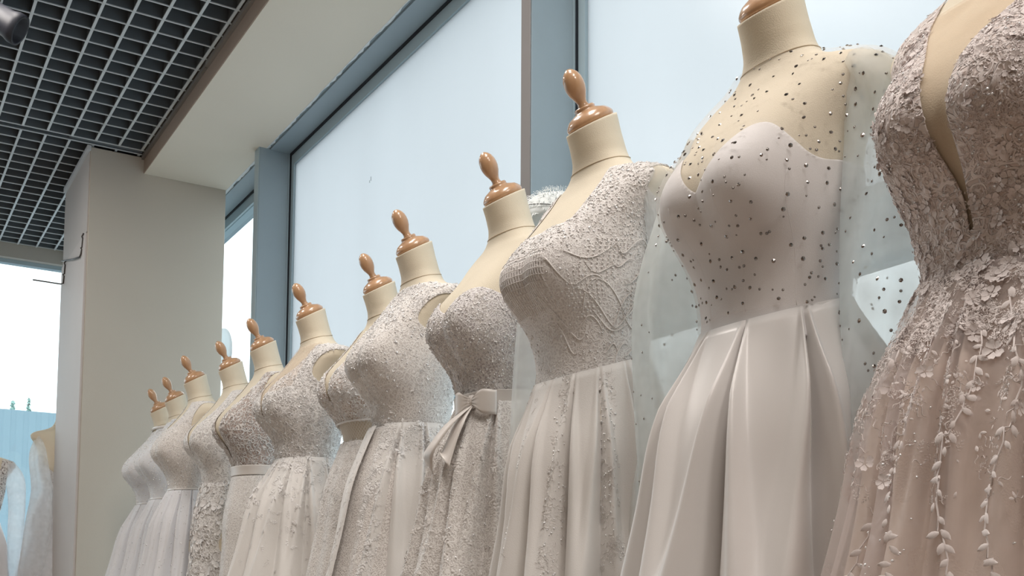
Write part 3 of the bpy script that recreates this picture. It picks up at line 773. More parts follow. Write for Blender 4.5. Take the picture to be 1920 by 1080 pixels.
# ------------------------------------------------------------------ gown 12: blush flowers, deep plunge
g = gown(12, 'blush wedding gown with raised lace flowers and a deep plunging neckline, at right edge')
def f12(l, z, fr, T):
    v = .003+.012*sstep(.06, .14, z)+.012*sstep(.14, .22, z)+.062*sstep(.20, .33, z)
    base = np.where(np.abs(l) < .16, .30, .215)-z
    body_ = np.minimum(strapless(l, z, fr, T, .30, .30, .20, .10), 1)
    st = strap(l, z, .055, .165, .1)
    G = np.maximum(body_, st)
    return np.where((fr > 0) & (z > .03), np.minimum(G, np.abs(l)-v), G)
front12 = lambda Pq: np.where((np.arctan2(Pq[..., 1], -Pq[..., 0]) > -1.9) & (np.arctan2(Pq[..., 1], -Pq[..., 0]) < 1.2), 1., .06)
b, sb = torso('bodice', .007, f12, L_blush, g, -.03, .36)
b2, sb2 = torso('illusion_panel', .003, lambda l, z, fr, T: np.minimum(.33-z+0*l, np.where(fr > 0, .09-np.abs(l), -1)), sheer('nude_tulle', (.70, .55, .42), .3), g, .0, .36, thick=0)
sk, ss = skirt('skirt', C_blush, g, .25, .24, .23, .22, both(wavefolds(9, .014, 3), pleats([(-.05, .03, .05), (-.55, .034, 0), (-.95, .034, -.03), (.35, .03, 0), (-1.4, .03, 0)], 1.0, .02, .09)), off=.008, ztop=-.02)
ov, so_ = skirt('tulle_overlay', sheer('blush_tulle', (.82, .74, .72), .34), g, .285, .27, .255, .24, both(wavefolds(9, .016, 3), pleats([(-.05, .03, .05), (-.55, .036, 0), (-.95, .036, -.03), (.35, .03, 0), (-1.4, .03, 0)], 1.0, .02, .09)), off=.014, ztop=-.01, thick=0)
pieces('flower', sb, 210, 'flower', (.010, .019), A_blush, g, front12, 11, lift=.0012, jitter=.2)
pieces('leaf', sb, 150, 'leaf', (.012, .020), A_blush, g, front12, 12, lift=.0008, jitter=.12)
scatter('small_petals', sb, 3600, 'leaf', (.008, .016), A_blush, g, front12, 13, jitter=.5)
scatter('tiny_flowers', sb, 900, 'flower', (.007, .013), A_blush, g, front12, 113, jitter=.3)
scatter('curled_cord', sb, 1300, 'curl', (.010, .020), A_blush, g, vis, 14)
scatter('beading', sb, 700, 'bead', (.002, .0042), B_seq, g, vis, 15, lift=.002, jitter=.4)
hipd = lambda Pq: vis(Pq)*np.clip(np.exp(-np.clip(-.02-zloc(Pq), 0, 9)/.07), 0, 1)*(zloc(Pq) > -.30)
scatter('hip_petals', so_, 2400, 'leaf', (.009, .019), A_blush, g, hipd, 16, jitter=.3, lift=.001)
pieces('hip_flower', so_, 80, 'flower', (.014, .026), A_blush, g, hipd, 17, lift=.001, jitter=.15)
def vine(surf, g, th0, t0, t1, drift, seed, mat, size=.0145, step=.0115):
    r = random.Random(seed); nu, nv = surf.G.shape; pp = []; nn = []; an = []; stem = []
    t = t0; side_ = 1
    while t < t1:
        th = th0+drift*(t-t0)+.05*math.sin(t*22+seed)
        j = min(nv-1, int(t/(WZ-.02)*(nv-1)))
        i = int((th+PI)/(2*PI)*(nu-1)) % (nu-1)
        stem.append(tuple(surf.P[i, j]+surf.N[i, j]*.001))
        pp.append(surf.P[i, j]+surf.N[i, j]*.0015+np.array([0, 0, 0])); nn.append(surf.N[i, j]); an.append(PI+side_*.75)
        side_ = -side_; t += step*r.uniform(.8, 1.2)
    pp = np.array(pp); nn = np.array(nn); an = np.array(an)
    X, Y, Z = frames(nn, an); pp = pp+X*size*.45
    MB().tube(stem, .0011, 5).build('vine_stem', mat, g, True)
    pieces('vine_leaf', None, len(pp), 'leaf', (size*.75, size*1.15), mat, g, pts=(pp, nn), ang=an, seed=seed)
for i, (th0, t0, t1, dr) in enumerate([(-.42, .06, .58, -.02), (-.18, .10, .62, .05), (.10, .05, .6, .08), (-.72, .12, .40, -.05), (-1.05, .22, .6, -.1), (.36, .1, .55, .1), (-1.35, .05, .5, -.05)]):
    vine(so_, g, th0, t0, t1, dr, i+1, A_blush)
streak12 = lambda Pq: vis(Pq)*(np.sin(np.arctan2(Pq[..., 1], -Pq[..., 0])*9+.6) > .55)*(zloc(Pq) > -.62)*(zloc(Pq) < -.1)
scatter('skirt_beading', so_, 300, 'bead', (.0022, .005), B_seq, g, streak12, 18, lift=.002, jitter=.4)
pieces('skirt_flower', so_, 26, 'flower', (.014, .024), A_blush, g, streak12, 19, lift=.002)

# ------------------------------------------------------------------ gown 11: satin ball skirt, crystals on clear tulle
g = gown(11, 'satin wedding gown with pleated skirt under clear tulle dotted with crystals')
b, sb = torso('bodice', .006, lambda l, z, fr, T: strapless(l, z, fr, T, .150, .240, .185, .17), C_crepe, g, -.06, .30)
y_, sy = torso('tulle_yoke', .012, lambda l, z, fr, T: .375-z+0*l, S_cryst, g, -.01, .39, thick=0)
sk, ss = skirt('skirt', C_satin, g, .25, .245, .235, .22, pleats([(-.30, .055, .0), (-1.02, .050, -.05), (-1.85, .055, -.1), (.35, .05, .05), (1.1, .05, .1), (2.0, .05, 0), (-2.6, .05, 0), (2.8, .05, 0)], 1.0, .016, .12), off=.010, ztop=.004, nt_=721, tilt=.27)
for th in (-.28, -.95, .35):
    zq = np.linspace(-.01, .165 if th < -.5 else .15, 24); xx, yy, zz = body(np.full(24, th), zq, .0062)
    MB().tube([(a, b_, c+WZ) for a, b_, c in zip(xx, yy, zz)], .0007, 5).build('bodice_seam', C_crepe, g, True)
sl1, s1 = tube_surf('sleeve', [(-.005, -.165, .318), (0, -.215, .24), (.02, -.235, .08), (.02, -.235, -.10), (.01, -.215, -.25), (-.02, -.185, -.385)], [.040, .060, .078, .080, .060, .040], S_crysl, g, wr=.11, seed=3)
sl2, s2 = tube_surf('sleeve', [(-.005, .165, .318), (-.01, .205, .24), (-.03, .215, .08), (-.04, .205, -.10), (-.05, .19, -.25), (-.05, .18, -.36)], [.040, .055, .065, .060, .05, .04], S_crysl, g, wr=.11, seed=4)
visx = lambda Pq: (vis(Pq) > .5)*1.
def dots(surf, n, seed, dens):
    p, nn = surf.sample(n*4, dens, seed); keep = []
    for i in range(len(p)):
        if all(((p[i]-p[j])**2).sum() > .0200**2 for j in keep): keep.append(i)
        if len(keep) >= n: break
    return p[keep], nn[keep]
pieces('crystal', None, 0, 'bead', (.0052, .0074), B_cry, g, pts=dots(sy, 196, 21, visx), seed=21, lift=.0006, jitter=.15)
pieces('crystal', None, 0, 'bead', (.0052, .0074), B_cry, g, pts=dots(s1, 98, 22, lambda q: (q[..., 1] < -.19)*1.), seed=22, lift=.0006, jitter=.15)
scatter('small_crystals', sy, 190, 'bead', (.0034, .0054), B_cry, g, visx, 24, lift=.0005, jitter=.15)
scatter('sleeve_crystals', s1, 120, 'bead', (.0038, .0058), B_cry, g, None, 25, lift=.0005, jitter=.15)
scatter('far_sleeve_crystals', s2, 90, 'bead', (.0038, .0058), B_cry, g, None, 26, lift=.0005, jitter=.15)
pieces('crystal', None, 0, 'bead', (.0052, .0074), B_cry, g, pts=dots(s2, 12, 23, lambda q: np.ones(q.shape[:-1])), seed=23, lift=.0006, jitter=.15)

# ------------------------------------------------------------------ gown 10: beaded bodice, chiffon skirt, sheer sleeves
g = gown(10, 'ivory wedding gown with grid beaded bodice, scoop neck and long sheer sleeves')
def f10(l, z, fr, T):
    nk = .243+.10*sstep(.07, .15, np.abs(l))**1.0+0*z
    front = np.minimum(nk-z, np.where(np.abs(l) < .10, 1, 1))
    side_ = .215-z
    k = np.abs(l) < .185
    st = np.minimum(strap(l, z, .085, .190, .1), .36-z)
    G = np.where(fr > 0, np.where(np.abs(T) < 1.25, front, side_), side_)
    return np.maximum(G, st)
b, sb = torso('bodice', .007, f10, L_bead, g, -.06, .36)
sk, ss = skirt('skirt', C_chiff, g, .20, .225, .21, .20, both(wavefolds(8, .012, 12), pleats([(-.12, .030, .05), (-.55, .030, .02), (-.95, .032, -.03), (-1.4, .030, -.05), (-1.9, .03, 0), (.4, .03, .05), (1.0, .03, 0), (1.8, .03, 0), (2.7, .03, 0)], 1.0, .016, .09)), off=.011, ztop=.006, tilt=.30)
tf = lambda Pq: vis(Pq)
# beaded net: cords laid on the bust in a diagonal grid
def cords(name, surf, g, mat, thr, zr, n1, r_=.0011):
    mb = MB()
    ths = np.linspace(thr[0], thr[1], n1)
    for sgn in (0, 1):
        if sgn == 0:
            for th in ths:
                zq = np.linspace(zr[0], zr[1], 16); xx, yy, zz = body(np.full(16, th)+.6*(zq-zr[0]), zq, .0082)
                mb.tube([(a, b_, c+WZ) for a, b_, c in zip(xx, yy, zz)], r_, 4)
        else:
            for z in np.linspace(zr[0], zr[1], int((zr[1]-zr[0])/.0095)):
                tq = np.linspace(thr[0], thr[1], 24); xx, yy, zz = body(tq, z+.01*np.cos(tq*2), .0082)
                mb.tube([(a, b_, c+WZ) for a, b_, c in zip(xx, yy, zz)], r_, 4)
    o = mb.build(name, mat, g, True); o['kind'] = 'stuff'; return o
cords('beaded_net', sb, g, A_ivory, (-.50, .50), (.095, .185), 24, .0009)
upper = lambda Pq: vis(Pq)*(.25+1.6*sstep(.17, .23, zloc(Pq)))
scatter('beading', sb, 1700, 'bead', (.0022, .0046), B_pearl, g, upper, 31, lift=.0008, jitter=.35)
scatter('sequins', sb, 520, 'bead', (.0030, .0058), B_seq, g, upper, 32, lift=.001, jitter=.45)
scatter('lace_flowers', sb, 260, 'flower', (.009, .016), A_ivory, g, lambda q: vis(q)*(sstep(.20, .26, zloc(q))), 33, jitter=.2)
scatter('curled_cord', sb, 160, 'curl', (.012, .022), A_ivory, g, vis, 34)
gp = []
for th in np.arange(-1.62, -.66, .052):
    for z in np.arange(.075, .205, .0072):
        if (math.sin(th*9+z*30) > -.35): gp.append((th+.25*(z-.1), z))
gp = np.array(gp); xx, yy, zz = body(gp[:, 0], gp[:, 1], .0078); x2, y2, z2 = body(gp[:, 0], gp[:, 1], .0178)
gpos = np.stack([xx, yy, zz+WZ], 1); gn = np.stack([x2-xx, y2-yy, z2-zz], 1); gn /= np.linalg.norm(gn, axis=1, keepdims=True)
scatter('bead_grid', None, 0, 'bead', (.0040, .0052), A_ivory, g, pts=(gpos, gn), seed=37)
def ribs(name, g, mat, n, seed):
    mb = MB(); r = random.Random(seed)
    for i in range(n):
        th0 = r.uniform(-1.9, -.1); z0_ = r.uniform(.0, .19); q = np.linspace(0, 1, 14); L_ = r.uniform(.3, .7)
        tq = th0+L_*q*(1 if th0 < -1 else -1)*.8; zq = z0_+.018*np.sin(q*PI*1.3+r.random()*3)+.03*q*r.choice((-1, 1)); xx, yy, zz = body(tq, zq, .0085)
        mb.tube([(a, b_, c+WZ) for a, b_, c in zip(xx, yy, zz)], [.0014*math.sin(PI*(.1+.8*k)) for k in q], 4)
    o = mb.build(name, mat, g, True); o['kind'] = 'stuff'
ribs('corded_waves', g, A_ivory, 26, 4)
def streaks(n, ph, lo, hi, w=.6): return lambda Pq: vis(Pq)*(np.sin(np.arctan2(Pq[..., 1], -Pq[..., 0])*n+ph) > w)*(zloc(Pq) > lo)*(zloc(Pq) < hi)*(.3+np.clip(1+zloc(Pq)*2.0, 0, 1))
scatter('skirt_beading', ss, 520, 'bead', (.0024, .0056), B_seq, g, streaks(10, .4, -.55, -.02), 35, lift=.001, jitter=.4)
scatter('skirt_lace', ss, 900, 'leaf', (.008, .018), A_ivory, g, streaks(10, .4, -.50, -.02), 36, lift=.0005, jitter=.15)
tube_surf('sleeve', [(-.0, -.150, .322), (.02, -.205, .24), (.035, -.222, .08), (.03, -.222, -.12), (.01, -.21, -.30), (0, -.21, -.50)], [.042, .050, .056, .060, .064, .066], S_ivory, g, wr=.08, seed=8)
tube_surf('sleeve', [(-.0, .150, .322), (.0, .200, .24), (.01, .212, .08), (.0, .205, -.10), (-.01, .20, -.25)], [.042, .050, .056, .060, .058], S_ivory, g, wr=.08, seed=9)

# ------------------------------------------------------------------ gown 9: strapless lace with satin bow
g = gown(9, 'strapless lace wedding gown with a satin bow belt and sequinned skirt')
b, sb = torso('bodice', .007, lambda l, z, fr, T: strapless(l, z, fr, T, .185, .232, .200, .17), L_bow, g, -.02, .30)
sk, ss = skirt('skirt', L_soft, g, .245, .235, .225, .21, both(wavefolds(7, .010, 21), pleats([(-.30, .024, .05), (-.80, .026, 0), (-1.35, .026, -.05), (.2, .024, 0), (.9, .024, 0), (-2.1, .024, 0)], 1.0, .02, .10)), off=.010, ztop=.004)
bl, sbl = torso('belt', .0125, lambda l, z, fr, T: np.minimum(.020-z, z+.024)+0*l, R_satin, g, -.03, .03, nz_=16, thick=.002)
bx, by, bz = [float(v[0]) for v in body(np.array([-.42]), np.array([-.004]), .0125)]
bow = MB().lathe([(.001, -.014), (.009, -.012), (.012, 0), (.009, .012), (.001, .014)], 14)
bow.xf(Matrix.Translation((bx-.016, by, bz+WZ)) @ Matrix.Diagonal((.9, .85, 1.15, 1))).build('bow_knot', R_satin, g, True)
def bow_loop(dirn, ln, h):
    n = 40; V = []; F = []; m = 8
    for i in range(n+1):
        a = i/n; s_ = (1-abs(2*a-1)**2.2)*ln; side_ = 1 if a < .5 else -1
        dep = .011*math.sin(PI*min(1, s_/ln*.98))**.6*side_+.004*side_*(1-(s_/ln)**6)
        hh = h*(.30+.70*sstep(0, .62, s_/ln)); droop = -.12*s_
        for k in range(m+1):
            q = k/m*2-1; pin = 1-sstep(0, .5, s_/ln)
            V.append((-dep-.013+.0022*math.sin(q*9+side_)*pin, dirn*s_, hh*q+droop))
    for i in range(n):
        for k in range(m): F.append((i*(m+1)+k, i*(m+1)+k+1, i*(m+1)+k+m+2, i*(m+1)+k+m+1))
    M = Matrix.Translation((bx-.006, by, bz+WZ)) @ Matrix.Rotation(.50 if dirn < 0 else .22, 4, 'Z')
    o = mesh_np('bow_loop', [tuple(M @ Vector(v)) for v in V], np.array(F), R_satin, g)
    so = o.modifiers.new('cloth', 'SOLIDIFY'); so.thickness = .0014
bow_loop(-1, .060, .028); bow_loop(1, .054, .027)
def tail(y1, ln, w, xo):
    V = []; F = []; n = 24; qs = np.linspace(0, 1, 5); fx_ = []
    for q in qs:
        k = min(ss.G.shape[1]-1, int((ln*q+.01)/(WZ-.008)*(ss.G.shape[1]-1))); th = math.atan2(by+y1*q, .12)
        i0 = int((th+PI)/(2*PI)*(ss.G.shape[0]-1)); fx_.append(ss.P[max(0, i0-25):i0+25, k, 0].min())
    for i in range(n+1):
        q = i/n; cy = by+y1*(q**1.3); zt = bz-.008-ln*q
        fx = cr(np.array([q]), qs, np.array(fx_))[0]-.012-xo*math.sin(PI*q)
        ww = w*(.42+.58*min(1, q*3))
        for s_ in (-1, -.5, 0, .5, 1): V.append((fx-.0025*(1-s_*s_), cy+s_*ww/2, zt+WZ+(.45*ww*(s_+1)*q**6)))
    for i in range(n):
        for k in range(4): F.append((i*5+k, i*5+k+1, i*5+k+6, i*5+k+5))
    o = mesh_np('bow_tail', V, np.array(F), R_satin, g); so = o.modifiers.new('cloth', 'SOLIDIFY'); so.thickness = .0014
tail(-.002, .150, .050, .008); tail(.075, .155, .046, .030)
scatter('lace_leaves', sb, 2600, 'leaf', (.008, .017), A_ivory, g, vis, 41, jitter=.3)
scatter('lace_flowers', sb, 420, 'flower', (.010, .018), A_ivory, g, vis, 42, jitter=.25)
scatter('beading', sb, 1500, 'bead', (.0022, .0048), B_pearl, g, vis, 43, lift=.001, jitter=.4)
scatter('sequins', sb, 420, 'bead', (.003, .006), B_seq, g, vis, 44, lift=.001, jitter=.5)
scatter('skirt_sprigs', ss, 520, 'sprig', (.022, .048), A_ivory, g, lambda q: vis(q)*(zloc(q) > -.6)*(zloc(q) < -.03), 45, lift=.0006)
scatter('skirt_sequins', ss, 420, 'bead', (.003, .0068), B_seq, g, lambda q: vis(q)*(zloc(q) > -.55)*(zloc(q) < -.03), 46, lift=.001, jitter=.45)

# ------------------------------------------------------------------ gown 8: lace up to the neck, open overskirt
g = gown(8, 'lace wedding gown with cap sleeves and a high sequinned neckline over draped overskirt')
def f8(l, z, fr, T):
    arm = np.sqrt(((np.abs(l)-.205)/.060)**2+((z-.262)/.052)**2)-1
    top = .362-z
    G = np.minimum(top, arm*.06)
    return np.where((fr < 0) & (z > .2), np.minimum(G, .345-z), G)
b, sb = torso('bodice', .007, f8, L_soft, g, -.02, .37)
sk, ss = skirt('skirt', L_fine, g, .250, .225, .215, .20, wavefolds(7, .010, 31), off=.012, ztop=.002)
ov, so_ = skirt('overskirt', C_tulle, g, .265, .235, .225, .22, both(wavefolds(6, .014, 33), pleats([(-.80, .036, 0), (-1.3, .036, -.05), (-1.8, .03, 0), (-2.4, .03, 0)], 1.0, .02, .10)), off=.019, ztop=.006, th0=-2.9, th1=-.42, nt_=150)
ov2, so2 = skirt('overskirt_far_panel', C_tulle, g, .255, .235, .22, .22, wavefolds(6, .020, 36), off=.019, ztop=.006, th0=-.12, th1=2.9, nt_=170)
up8 = lambda q: vis(q)*(.30+1.8*sstep(.22, .30, zloc(q))+.9*gauss(np.arctan2(q[..., 1], -q[..., 0]), -.15, .45))
scatter('lace_leaves', sb, 2300, 'leaf', (.010, .020), A_white, g, up8, 51, jitter=.3)
scatter('lace_flowers', sb, 240, 'flower', (.011, .020), A_white, g, up8, 52, jitter=.25)
scatter('beading', sb, 900, 'bead', (.0024, .005), B_pearl, g, up8, 53, lift=.001, jitter=.4)
scatter('sequins', sb, 330, 'bead', (.0035, .0078), B_seq, g, up8, 54, lift=.001, jitter=.5)
edge8 = lambda q: vis(q)*np.maximum(gauss(np.arctan2(q[..., 1], -q[..., 0]), -.50, .16), .6*gauss(zloc(q), -.03, .05))*(zloc(q) > -.6)
scatter('overskirt_lace', so_, 900, 'leaf', (.010, .022), A_white, g, edge8, 55, jitter=.2)
scatter('overskirt_sprigs', so_, 120, 'sprig', (.025, .05), A_white, g, edge8, 56, lift=.001)
scatter('overskirt_beads', so_, 160, 'bead', (.003, .006), B_seq, g, edge8, 57, lift=.001, jitter=.4)
scatter('overskirt_lace_far', so2, 400, 'leaf', (.010, .020), A_white, g, lambda q: gauss(np.arctan2(q[..., 1], -q[..., 0]), -.05, .22), 58, jitter=.2)

# ------------------------------------------------------------------ gown 7: V neck, net midriff
g = gown(7, 'lace wedding gown with V neck and a see-through diamond net midriff')
def f7(l, z, fr, T):
    v = .006+.075*sstep(.13, .30, z)
    G = np.maximum(strapless(l, z, fr, T, .24, .26, .215, .16), strap(l, z, .07, .135, .1))
    G = np.where(fr > 0, np.minimum(G, np.where(z > .125, np.abs(l)-v, 1)), G)
    return np.minimum(G, z-.068)
b, sb = torso('bodice', .007, f7, lace('leafy_lace_over_tan_lining', (.48, .385, .33), (.86, .83, .81), 85, .34, .5), g, .05, .36)
Pt, T, Z = grid(121, np.linspace(-.01, .078, 24), .005)
o = mesh_np('midriff_net', (Pt+[0, 0, WZ]).reshape(-1, 3), quads(121, 24), N_net, g)
uv = o.data.uv_layers.new(name='UVMap'); lv = np.zeros(len(o.data.loops), np.int32); o.data.loops.foreach_get('vertex_index', lv)
U = np.stack([(T.ravel()*.125), Z.ravel()], 1)[lv]; uv.data.foreach_set('uv', (U*2.6).astype(np.float32).ravel())
sk, ss = skirt('skirt', L_soft, g, .215, .20, .20, .20, wavefolds(7, .014, 41), off=.010, ztop=.016)
scatter('lace_leaves', sb, 1900, 'leaf', (.012, .024), A_white, g, vis, 61, jitter=.3)
scatter('lace_flowers', sb, 200, 'flower', (.012, .022), A_white, g, vis, 62, jitter=.25)
scatter('beading', sb, 500, 'bead', (.003, .006), B_pearl, g, vis, 63, lift=.001, jitter=.4)
scatter('sequins', sb, 260, 'bead', (.0035, .008), B_seq, g, vis, 64, lift=.001, jitter=.5)
scatter('skirt_leaves', ss, 1100, 'leaf', (.012, .024), A_white, g, lambda q: vis(q)*(zloc(q) > -.5)*np.exp(np.minimum(0, zloc(q)+.05)/.2), 65, jitter=.2)
tq = np.linspace(-PI, PI, 73); xx, yy, zz = body(tq, np.full(73, .069), .0085)
MB().tube([(a, b_, c+WZ) for a, b_, c in zip(xx, yy, zz)], .0032, 6, False).build('underbust_band', A_white, g, True)

# ------------------------------------------------------------------ gown 6: wide lace straps, open armhole
g = gown(6, 'lace wedding gown with wide leafy straps, open armhole and plain tulle skirt')
def f6(l, z, fr, T):
    arm = np.sqrt(((np.abs(l)-.215)/.062)**2+((z-.262)/.066)**2)-1
    v = .008+.10*sstep(.15, .33, z)
    G = np.minimum(arm*.06, .352-z)
    return np.where(fr > 0, np.minimum(G, np.where(z > .13, np.abs(l)-v, 1)), G)
b, sb = torso('bodice', .007, f6, L_flow, g, -.02, .37)
i6, _ = torso('illusion_panel', .0045, lambda l, z, fr, T: np.minimum(.362-z, np.where(fr > 0, .12-np.abs(l), -1)), sheer('pale_nude_tulle', (.76, .66, .58), .35), g, .10, .37, thick=0)
sk, ss = skirt('skirt', C_tulle, g, .27, .25, .25, .23, both(wavefolds(8, .012, 51), pleats([(-.2, .034, .05), (-.7, .034, 0), (-1.15, .034, -.05), (-1.7, .03, 0), (.35, .034, 0), (.9, .03, 0)], 1.0, .02, .10)), off=.010, ztop=.004)
scatter('lace_leaves', sb, 1700, 'leaf', (.014, .030), A_white, g, vis, 71, jitter=.3)
scatter('curled_cord', sb, 260, 'curl', (.018, .036), A_white, g, vis, 72, lift=.001)
scatter('beading', sb, 420, 'bead', (.003, .006), B_pearl, g, vis, 73, lift=.001, jitter=.4)
scatter('sequins', sb, 190, 'bead', (.004, .0088), B_seq, g, vis, 74, lift=.001, jitter=.5)
scatter('waist_sprigs', ss, 150, 'sprig', (.028, .06), A_white, g, lambda q: vis(q)*np.exp(np.minimum(0, zloc(q)+.01)/.13)*(zloc(q) > -.45), 75, lift=.001)

# ------------------------------------------------------------------ gown 5: scroll lace over brown lining
g = gown(5, 'sheath wedding gown with white scroll lace over a brown lined bodice and ribbon waistband')
def f5(l, z, fr, T):
    G = np.maximum(strapless(l, z, fr, T, .22, .24, .215, .16), strap(l, z, .075, .15, .1))
    v = .004+.085*sstep(.07, .32, z)
    return np.where(fr > 0, np.minimum(G, np.where(z > .06, np.abs(l)-v, 1)), G)
b, sb = torso('bodice', .006, f5, L_nude, g, -.01, .36)
sk, ss = skirt('skirt', L_soft, g, .155, .20, .19, .17, wavefolds(6, .009, 61), off=.008, ztop=.0)
torso('waistband', .011, lambda l, z, fr, T: np.minimum(.030-z, z+.004)+0*l, R_satin, g, -.02, .04, nz_=14, thick=.002)
scatter('scroll_cord', sb, 300, 'curl', (.018, .038), A_white, g, vis, 81, lift=.001)
scatter('lace_edge', sb, 800, 'leaf', (.010, .020), A_white, g, lambda q: vis(q)*(.15+(sb is not None)*sstep(.20, .26, zloc(q))), 82, jitter=.25)
scatter('skirt_leaves', ss, 700, 'leaf', (.012, .024), A_white, g, lambda q: vis(q)*(zloc(q) > -.6), 83, jitter=.15)

# ------------------------------------------------------------------ gown 4: sheath with large blossoms
g = gown(4, 'sheath wedding gown of floral lace with scalloped lace straps, fourth from the column')
def f4(l, z, fr, T):
    G = np.maximum(strapless(l, z, fr, T, .24, .26, .22, .18), strap(l, z, .07, .16, .1))
    v = .004+.085*sstep(.12, .32, z)
    return np.where(fr > 0, np.minimum(G, np.where(z > .11, np.abs(l)-v, 1)), G)
b, sb = torso('bodice', .007, f4, L_flow, g, -.02, .36)
sk, ss = skirt('skirt', L_flow, g, .165, .19, .185, .17, wavefolds(5, .007, 71), off=.008, ztop=.004)
scatter('lace_leaves', sb, 1100, 'leaf', (.012, .024), A_white, g, vis, 91, jitter=.25)
scatter('scroll_cord', ss, 420, 'curl', (.025, .06), A_white, g, lambda q: vis(q)*(zloc(q) > -.6), 92, lift=.001)
scatter('blossoms', ss, 60, 'flower', (.04, .08), A_white, g, lambda q: vis(q)*(zloc(q) > -.5), 93)
scatter('beading', sb, 260, 'bead', (.003, .006), B_seq, g, vis, 94, lift=.001, jitter=.4)

# ------------------------------------------------------------------ gowns 3, 2, 1: glitter
def glitter(key, label, flare, seed, neck, folds=8):
    g = gown(key, label)
    def ff(l, z, fr, T):
        G = np.maximum(strapless(l, z, fr, T, .25, .27, .22, .16), strap(l, z, .045, .15, .1))
        if neck == 'halter': G = np.where(fr > 0, np.maximum(G, np.minimum(.355-z, .125-.25*(z-.22)-np.abs(l))), G)
        return G
    b, sb = torso('bodice', .007, ff, L_soft if key == 3 else C_cool, g, -.02, .365)
    sk, ss = skirt('skirt', C_cool, g, flare, .20 if key == 2 else .23, .20, .20, both(wavefolds(folds, .010, seed), pleats([(-.1, .026, .05), (-.5, .026, 0), (-.85, .026, 0), (-1.25, .026, -.05), (-1.7, .026, 0), (.3, .026, 0), (.8, .026, 0)], 1.0, .018, .07)), off=.009, ztop=.004)
    scatter('beading', sb, 700, 'bead', (.003, .006), B_pearl, g, vis, seed+1, lift=.001, jitter=.4)
    scatter('sequins', sb, 300, 'bead', (.003, .0072), B_seq, g, vis, seed+2, lift=.001, jitter=.5)
    scatter('skirt_glitter', ss, 420, 'bead', (.003, .0072), B_seq, g, lambda q: vis(q)*(zloc(q) > -.55), seed+3, lift=.001, jitter=.5)
    scatter('small_leaves', sb, 420, 'leaf', (.012, .022), A_white, g, vis, seed+4, jitter=.25)
    tq = np.linspace(-PI, PI, 73); xx, yy, zz = body(tq, np.full(73, .003), .011)
    MB().tube([(a, b_, c+WZ) for a, b_, c in zip(xx, yy, zz)], .0035, 6, False).build('waist_trim', B_pearl, g, True)
    return g, sb
g3, sb3 = glitter(3, 'white glitter wedding gown with beaded tulle bodice, third from the column', .24, 101, 'v')
g2, sb2_ = glitter(2, 'white glitter wedding gown with high tulle neck, second from the column', .25, 111, 'halter')
g1, sb1 = glitter(1, 'white glitter wedding gown nearest the cream column at the far end of the row', .27, 121, 'halter', 10)
mb = MB(); zq = 0
xx, yy, zz = body(np.linspace(-PI, PI, 60), np.full(60, .372), .006)
mb.tube([(a, b_, c+WZ) for a, b_, c in zip(xx, yy, zz)], .0085, 6, False); mb.build('beaded_collar', B_pearl, g1, True)

# ------------------------------------------------------------------ gowns 13, 14 by the far window
g = gown(13, 'plain skirted wedding gown with cut-out lace top at the left frame edge')
def f13(l, z, fr, T):
    v = .01+.13*sstep(.16, .30, z)
    return np.where(z > .16, np.minimum(np.abs(l)-v, .345-z), 1)
b, sb = torso('bodice', .007, f13, L_cut, g, -.02, .36)
skirt('skirt', C_crepe, g, .22, .23, .23, .2, wavefolds(6, .010, 131), off=.009, ztop=.004)
torso('waistband', .012, lambda l, z, fr, T: np.minimum(.028-z, z+.004)+0*l, R_satin, g, -.02, .04, nz_=12, thick=.002)
for sg in (-1, 1):
    o_, s_ = tube_surf('sleeve', [(0, sg*.165, .315), (0, sg*.215, .23), (-.01, sg*.235, .08), (-.02, sg*.235, -.15), (-.02, sg*.25, -.40)], [.045, .055, .048, .046, .05], S_cool, g, wr=.05, seed=5)
    scatter('sleeve_lace', s_, 420, 'flower', (.014, .024), A_white, g, lambda q: (np.sin(np.arctan2(q[..., 0], q[..., 1])*1+1) > .2)*1., 133)
scatter('lace_flowers', sb, 260, 'flower', (.018, .03), A_white, g, vis, 134)
g = gown(14, 'sheer white lace wedding gown with deep V before the blue fence, half behind column')
def f14(l, z, fr, T):
    v = .004+.15*sstep(-.01, .17, z)
    return np.where(fr > 0, np.minimum(np.abs(l)-v, strapless(l, z, fr, T, .20, .20, .20, .2)), strapless(l, z, fr, T, .2, .2, .20, .2))
b, sb = torso('bodice', .007, f14, L_flow, g, -.02, .36)
skirt('skirt', C_cool, g, .23, .23, .23, .21, wavefolds(7, .013, 141), off=.009, ztop=.004)
skirt('tulle_overlay', S_cool, g, .26, .26, .26, .24, wavefolds(9, .015, 142), off=.014, ztop=.004, thick=0)
scatter('lace_flowers', sb, 240, 'flower', (.016, .03), A_white, g, None, 143)
o_, s_ = tube_surf('veil_drape', [(.0, .15, .32), (-.05, .17, .20), (-.08, .16, 0), (-.10, .18, -.25), (-.10, .20, -.6)], [.03, .055, .06, .08, .09], sheer('bright_veil_tulle', (.95, .96, .97), .62, .85), g, wr=.10, seed=6)
mb = MB()
for i in range(22):
    z_ = .02+.335*i/21; th = .12+.12*i/21
    xx, yy, zz = body(np.array([th]), np.array([z_]), .008)
    mb.add([(xx[0]+a*.006, yy[0]+b_*.006, zz[0]+WZ+c*.007) for a, b_, c in ((1,0,0),(-1,0,0),(0,1,0),(0,-1,0),(0,0,1),(0,0,-1))], [(0,2,4),(2,1,4),(1,3,4),(3,0,4),(2,0,5),(1,2,5),(3,1,5),(0,3,5)])
o = mb.build('pearl_string', B_pearl, g, True); o['kind'] = 'stuff'

